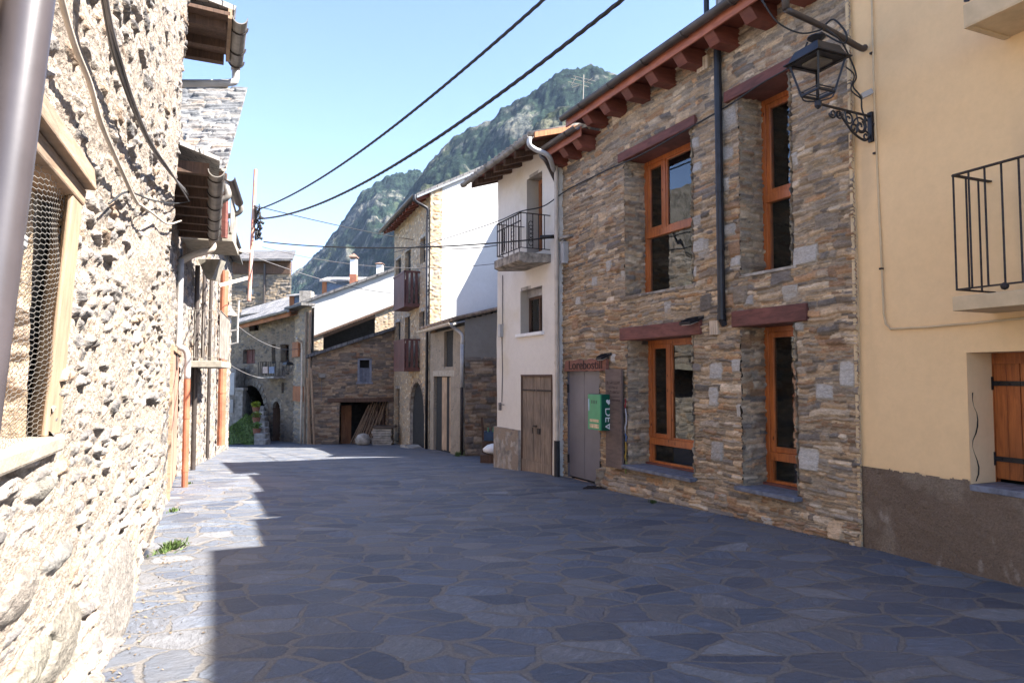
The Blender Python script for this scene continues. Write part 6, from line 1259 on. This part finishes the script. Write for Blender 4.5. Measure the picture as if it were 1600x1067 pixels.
m=MB(); m.hexa([FM.P(0,-.3,ze_+.25),FM.P(1.1,-.3,ze_+.25),FM.P(1.1,.66,ze_+.05),FM.P(0,.66,ze_+.05),FM.P(0,-.3,ze_+.33),FM.P(1.25,-.3,ze_+.33),FM.P(1.25,.68,ze_+.10),FM.P(0,.68,ze_+.10)]); m.build('roof',M['slatepale'],s2)
m=MB(); m.fbox(FM,.0,1.1,.60,.64,ze_-.05,ze_+.06); m.build('fascia',M['frame_old'],s2)
m=MB(); m.tube(curve([FM.P(1.30,.72,ze_-.05),FM.P(1.31,.72,ze_-.16),FM.P(1.3,.66,ze_-.22),FM.P(1.28,.3,ze_-.30),FM.P(1.26,.0,ze_-.36)],6),.045,9); m.build('gutter_bend',M['pvc'],s2,smooth=True)
body(s2,FM,0,FM.L,5,gz(11)-.3,E+2.3,M['concrete'],w0=-.05)
m=MB(); m.fbox(FM,.02,1.0,-3,-.06,E+2.2,E+3.9); m.build('upper_wall',M['concrete'],s2)
# pipes down this front: white one turning into terracotta
def vpipe(px,y0,y1,Fr,w,r,mat,parent,name='downpipe',topz=None):
    u=Fr.hu(px,(y0+y1)/2,w); z1=Fr.hz(px,y0,w); z0=Fr.hz(px,y1,w); m=MB(); m.tube([Fr.P(u,w,z0),Fr.P(u,w,z1)],r,12)
    for t in (.3,.7): m.tube([Fr.P(u,w,z0+(z1-z0)*t-.02),Fr.P(u,w,z0+(z1-z0)*t+.02)],r*1.12,12)
    m.build(name,mat,parent); return u,z0,z1
u,z0,z1=vpipe(290,590,782,FM,.20,.045,M['terracotta'],s2)
zj=z1; m=MB(); m.tube(curve([FM.P(u,.20,zj-.02),FM.P(u,.20,zj+.30),FM.P(u+.0,.16,zj+.42),FM.P(u,.08,zj+.47),FM.P(u+.05,.07,zj+.6),FM.P(u+.05,.07,zj+1.8)],6),.047,10); m.build('downpipe',M['pvc'],s2,smooth=True)
for k in range(4): m=MB(); uu=u+.35+.02*k; m.tube(curve([FM.P(uu,.03+.015*k,E+2.0),FM.P(uu+.1*math.sin(k),.05,E+1.2),FM.P(uu-.05,.04,E+.5),FM.P(uu+.05*k,.04,E+.1)],6),.009,5); tag(m.build('facade_cable',M['greycable'] if k%2 else M['cable'],None,smooth=True),('grey cable running down beside the white pipe of the second left house' if k%2 else 'black cable running down beside the white pipe of the second left house'),'cable','cables on the second left house')
# ---------------------------------------------------------------- third left house: balconies, slate clad hip, pipes
FQ=F((-5.70,11.65),(-7.28,16.4),-1)
s3=thing('balcony_house','sunlit narrow stone house with two slab balconies and slate clad hip','house',FQ.P(2.5,0,gz(14)))
fpatch('wall',M['rubble'],s3,FQ,(0,FQ.L),(gz(16.4)-.3,E+4.5),'s',dict(LIME,cell=(.3,.13)),121,res=.03)
body(s3,FQ,0,FQ.L,5,gz(14)-.3,E+4.4,M['concrete'],w0=-.05)
for (x0,x1,yb,yt,yr,lb_) in ((301,346,577,566,400,0),(297,347,404,378,352,1)):
    w=.75; u1=FQ.hu(x1,(yb+yt)/2,w) if lb_==0 else 1.7; zt=FQ.hz(x1,yt,w); 
    u1=3.2 if lb_==0 else 1.2; zb=FQ.hz(x1,yb,w) if 0 else None
    w=.62 if lb_==0 else .85
    pz=at(x1,(yb+yt)/2,11.65+u1*FQ.t.y).z
    u0=.9 if lb_==0 else -.25
    m=MB(); m.fbox(FQ,u0,u1,-.05,w,pz-.06,pz+.06); m.build('balcony_slab',m_plain('pale_concrete',(.30,.27,.22),.9,var=.2),s3,bevel=.01)
    bal_rail(FQ,u0+.05,u1-.03,w-.05,pz+.12,pz+(1.0 if lb_==0 else .75),.12,s3,mat='zinc',r=.010 if lb_==0 else .008)
# slate clad hip facing the street mouth
a=at(303,264,10.9);b2=at(354,264,10.9);c=at(356,139,11.7);d=at(303,137,11.7)
U_=(b2-a); Lu=U_.length; U_.normalize(); V_=(d-a); V_=V_-U_*V_.dot(U_); Lv=V_.length; V_.normalize(); N_=U_.cross(V_)
if N_.y>0: N_=-N_
patch('slate_hip',M['stone'],s3,a-U_*.6,U_,V_,N_,(0,Lu+.6),(0,Lv),'s',SLATE,123,res=.02)
m=MB(); m.extr([a-U_*.6-N_*.05,b2-N_*.05-U_*.03,b2+V_*Lv-N_*.05-U_*.03,a-U_*.6+V_*Lv-N_*.05],Vector((-1.5,2.4,0))); m.build('hip_core',M['concrete'],s3)
m=MB(); m.extr([d-U_*.65+N_*.06+V_*.0,c+U_*.04+N_*.06,c+U_*.04+N_*.06+V_*.08,d-U_*.65+N_*.06+V_*.08],Vector((-1.5,2.4,0))); m.build('ridge_stone',M['concrete'],s3,bevel=.01)
# its gutter and hooked downpipes
g0=at(359,276,10.95);g1=at(373,324,12.6); m=MB(); m.gutter(g0,Vector((g1.x,g1.y,g0.z)),.08,8); m.build('gutter',M['gutter'],s3)
g1=Vector((g1.x,g1.y,g0.z)); m=MB(); m.tube(curve([g1,g1+Vector((.02,.05,-.14)),g1+Vector((-.15,.05,-.24)),g1+Vector((-.5,.0,-.30)),g1+Vector((-.8,.0,-.4))],6),.045,8); m.build('gutter_bend',M['zinc'],s3,smooth=True)
h0=at(352,282,11.0); m=MB(); m.tube(curve([h0,h0+Vector((.02,0,-.12)),h0+Vector((.05,0,-.25)),h0+Vector((-.08,0,-.34)),h0+Vector((-.35,0,-.40))],6),.055,8); m.build('gutter_bend',M['zinc'],s3,smooth=True)
m=MB(); pp=at(340,330,11.3); m.box(pp.x-.2,pp.x-.08,11.3,11.42,pp.z-.4,pp.z+.48); m.box(pp.x-.02,pp.x+.05,11.5,11.6,pp.z-.4,pp.z+.40); m.build('timber_bay',M['redbeam'],s3)
for k in range(4): m=MB(); q=at(352,268,11.0+.45*k); m.bar(q+Vector((-.5,0,-.04)),q+Vector((.02,0,-.08)),.07,.09); m.build('rafter',M['darkwood'],s3)
for px,y0,y1,mt in ((305,410,742,'gutter'),(318,420,560,'gutter'),(327,430,712,'gutter')):
    vpipe(px,y0,y1,FQ,.10 if px>306 else .12,.045 if px==305 else .038,M[mt],s3)
m=MB(); tr=at(333,405,13); m.hexa([tr+Vector((-.12,0,-.38)),tr+Vector((-.02,0,-.38)),tr+Vector((-.02,.3,-.38)),tr+Vector((-.12,.3,-.38)),tr+Vector((-.3,0,0)),tr+Vector((.12,0,0)),tr+Vector((.12,.3,0)),tr+Vector((-.3,.3,0))]); m.build('slab_corbel',m_plain('pale_corbel',(.3,.27,.22),.9),s3)
# ---------------------------------------------------------------- fourth left house: red pipe, lamp, small canopy
FP_=F((-7.28,16.45),(-9.35,22.6),-1)
s4=thing('corner_house','last sunlit house on the left with a tall terracotta pipe','house',FP_.P(3,0,gz(20)))
fpatch('wall',M['rubble'],s4,FP_,(0,FP_.L),(gz(22.6)-.3,E+3.9),'s',dict(LIME,cell=(.34,.15)),131,res=.04)
body(s4,FP_,0,FP_.L,5,gz(20)-.3,E+3.8,M['concrete'],w0=-.05)
u,z0,z1=vpipe(348,418,692,FP_,.16,.10,M['terracotta'],s4)
m=MB(); m.extr([FP_.P(0,-2,E+4.5),FP_.P(0,.35,E+3.72),FP_.P(0,.35,E+3.78),FP_.P(0,-2,E+4.6)],FP_.P(FP_.L,0,0)-FP_.P(0,0,0)); m.build('roof',M['slate'],s4)
m=MB(); m.gutter(FP_.P(0,.40,E+3.72),FP_.P(FP_.L*.6,.40,E+3.72),.08,8); m.build('gutter',M['gutter'],s4)
sl_=thing('street_lamp','old street lamp with conical grey shade by the terracotta pipe','street lamp',at(352,500,18.5)); c=at(357,487,18.5)
m=MB(); m.lathe((c.x,c.y,c.z),[(.26,-.12),(.25,-.10),(.10,.08),(.06,.16),(.02,.18)],14); m.build('lamp_shade',M['zinc'],sl_,smooth=False)
m=MB(); m.lathe((c.x,c.y,c.z),[(.02,-.36),(.08,-.3),(.07,-.12)],10); m.build('bulb',M['white'],sl_)
m=MB(); m.tube(curve([(c.x,c.y,c.z+.16),(c.x-.05,c.y,c.z+.28),(c.x-.4,c.y,c.z+.25),(c.x-.8,c.y,c.z+.1)]),.018,6); m.build('arm',M['iron'],sl_)
# ---------------------------------------------------------------- red and white pole carrying the wires
pb=at(389,470,15.0);pt=at(399,265,15.0); pl=thing('wire_pole','thin faded red and white pole carrying the overhead cables','pole',pb)
m=MB(); m.tube([pb,pt],.045,8,.038); m.build('pole',M['rust'],pl)
m=MB(); q=at(388,434,15.0); m.bar(q,at(342,446,14.4),.05,.07); m.build('arm',M['beigepipe'],pl); m=MB(); q=at(392,393,15.0); m.bar(q,at(345,388,14.4),.05,.06); m.build('arm',M['beigepipe'],pl)
m=MB(); q=at(372,480,15); m.tube([at(373,470,15),at(371,515,15),at(371,535,15),at(352,540,15)],.02,5); m.tube([at(372,515,15),at(345,520,15)],.02,5); m.build('antenna_mast',M['pvc'],pl)
m=MB(); rr=random.Random(12)
for k in range(9):
    pts=[at(400+rr.uniform(-3,8),322+rr.uniform(-4,6)+i*10,15+rr.uniform(-.1,.1)) for i in range(6)]; m.tube(curve(pts,4),.014,4)
for k in range(6): q=at(403+rr.uniform(-3,6),330+k*8,15); m.tube([q,q+Vector((.08,0,-.05))],.035,6)
m.build('wire_tangle',M['cable'],pl)
# ---------------------------------------------------------------- overhead cables
def twisted(a,b_,sag,r,n,label,turns,group='overhead cables'):
    base=sagline(a,b_,sag,n); m=MB(); d=(Vector(b_)-Vector(a)).normalized(); x=d.cross(Vector((0,0,1))).normalized(); y=x.cross(d)
    for s_ in range(3):
        pts=[p+(x*math.cos(turns*2*math.pi*i/n+s_*2.09)+y*math.sin(turns*2*math.pi*i/n+s_*2.09))*r*.8 for i,p in enumerate(base)]; m.tube(pts,r,5)
    return tag(m.build('overhead_cable',M['cable'],None,smooth=True),label,'cable',group)
def wire(pts,r,label,mat='cable',name='overhead_cable',group='overhead cables'):
    m=MB(); m.tube(pts,r,5); return tag(m.build(name,M[mat],None,smooth=True),label,'cable',group)
A0=at(405,327,15);A1=at(405,342,15)
B0=at(905,-50,5.6); B1=at(1010,-30,5.0)
twisted(A0,B0,.28,.0105,150,'upper thick twisted cable crossing the sky from the pole',26)
twisted(A1,B1,.42,.0115,160,'lower thick twisted cable crossing the sky from the pole',27)
u,z=FR.hit(868,371,.1); en=FR.P(u,.12,z)
wire(sagline(at(412,378,15),en,.16,30),.014,'dark cable from the pole to the bracket on the stone house edge')
q=at(868,371,en.y-.02); wire([en+Vector((-.25,.0,-.0)),en+Vector((.0,0,.01))],.035,'black splice at the end of the cable by the stone house','cable','cable_clamp',None)
wire(sagline(at(400,322,15),FT.P(1.2,.3,FT.hz(650,383)),.05,24),.012,'thin cable slanting down from the pole to the tall house')
wire(sagline(FT.P(.3,.3,FT.hz(668,383)),at(800,379,15),.15,20),.013,'thin cable between tall house and white house balcony')
pts=[at(600,398,22.5),at(665,382,20),at(730,362,16.5),at(780,345,13.2)]+[FW.P(FW.hu(812,331,.6),.6,FW.hz(812,331,.6)),FW.P(FW.hu(850,322,.15),.15,FW.hz(850,322,.15))]
lp_=[FR.P(*(lambda q:(q[0],.05,q[1]))(FR.hit(px,py,.05))) for px,py in ((885,298),(940,270),(1000,243),(1060,210),(1130,170),(1188,132),(1245,98),(1262,66))]
wire(curve(pts+lp_,6),.011,'black cable running over the balcony and across the stone facade lintels')
wire(sagline(at(410,386,15),at(775,412,14.5),.25,26),.007,'fine pale wire from the pole towards the white house','greycable')
wire(sagline(at(352,384,16),at(612,458,28),.2,24),.01,'fine wire descending from the left houses to the tall house wall','greycable')
wire(sagline(at(372,510,20),at(466,545,27),.25,16),.012,'sagging grey wire before the arch house','greycable')
wire(sagline(at(345,560,18),at(450,583,27),.35,16),.012,'lower sagging wire before the arch house','greycable')
# cable tangle and grey tube over the lantern
a=FY.P(FY.hu(1352,74,.02),.02,FY.hz(1352,74,.02)); u,z=FR.hit(1228,12,.42); m=MB(); b2=at(1228,15,5.95); m.tube(curve([a,a+(b2-a)*.07+Vector((0,0,-.03)),a+(b2-a)*.5,b2],6),.028,10); m.tube([b2,b2+Vector((0,0,.3))],.034,10); tag(m.build('drain_tube',M['gutter'],None,smooth=True),'grey metal tube slanting from the eave to the cream wall above the lantern','pipe')
k0=a+(b2-a)*.55
wire(curve([at(1190,0,6.1),at(1215,35,6.1),at(1250,52,6.1),at(1280,48,6.1),k0],6),.008,'thin cable hanging from the eave to the grey tube',group=None)
wire(curve([k0,k0+Vector((.1,0,.07)),at(1322,52,6.0),at(1318,68,6.05),k0+Vector((-.02,0,-.05))],6),.009,'cable loop tied around the grey tube',group=None)
wire(curve([k0,at(1312,62,6.1),at(1330,95,6.2),at(1338,120,6.25),at(1333,135,6.3),at(1345,152,6.3),at(1347,172,6.33),at(1355,190,6.3)],6),.008,'thin cable dropping from the grey tube to the lantern plate',group=None)
wire(curve([at(1322,105,6.25),at(1335,118,6.28),at(1330,140,6.3),at(1345,154,6.3)],6),.007,'short curled cable beside the lantern',group=None)
q=at(1354,148,6.3); m=MB(); m.bar(q+Vector((-.05,-.0,-.02)),q+Vector((.05,.0,.03)),.05,.05); tag(m.build('junction_box',M['pvc'],None,bevel=.005),'small grey junction box on the cream wall above the lantern plate','box')
# television aerial on the roofs
a=at(910,158,14.5); an=thing('television_aerial','old television aerial standing against the mountain above the roofs','aerial',a); m=MB(); m.tube([a-Vector((0,0,.5)),at(912,117,14.5)],.012,6)
for x0,y0,x1,y1 in ((896,119,930,127),(892,123,925,131),(888,128,920,136),(894,137,905,134),(900,121,893,133),(926,122,915,130)): m.tube([at(x0,y0,14.5),at(x1,y1,14.5)],.006,4)
m.build('mast',M['zinc'],an)
# ---------------------------------------------------------------- haze
hz,N,L,b=nodes('valley_haze'); N.remove(b); out=[x for x in N if x.type=='OUTPUT_MATERIAL'][0]; pv=N.new('ShaderNodeVolumePrincipled'); pv.inputs['Color'].default_value=(.50,.68,1,1); pv.inputs['Density'].default_value=HAZE; pv.inputs['Anisotropy'].default_value=.1; L.new(pv.outputs[0],out.inputs['Volume'])
if HAZE>0:
    m=MB(); m.box(-3600,3600,-700,4100,-60,900); tag(m.build('haze',hz,None),'pale blue air softening the mountains',None,kind='stuff')
for ob in bpy.data.objects:
    if '_o' in ob.keys(): del ob['_o']
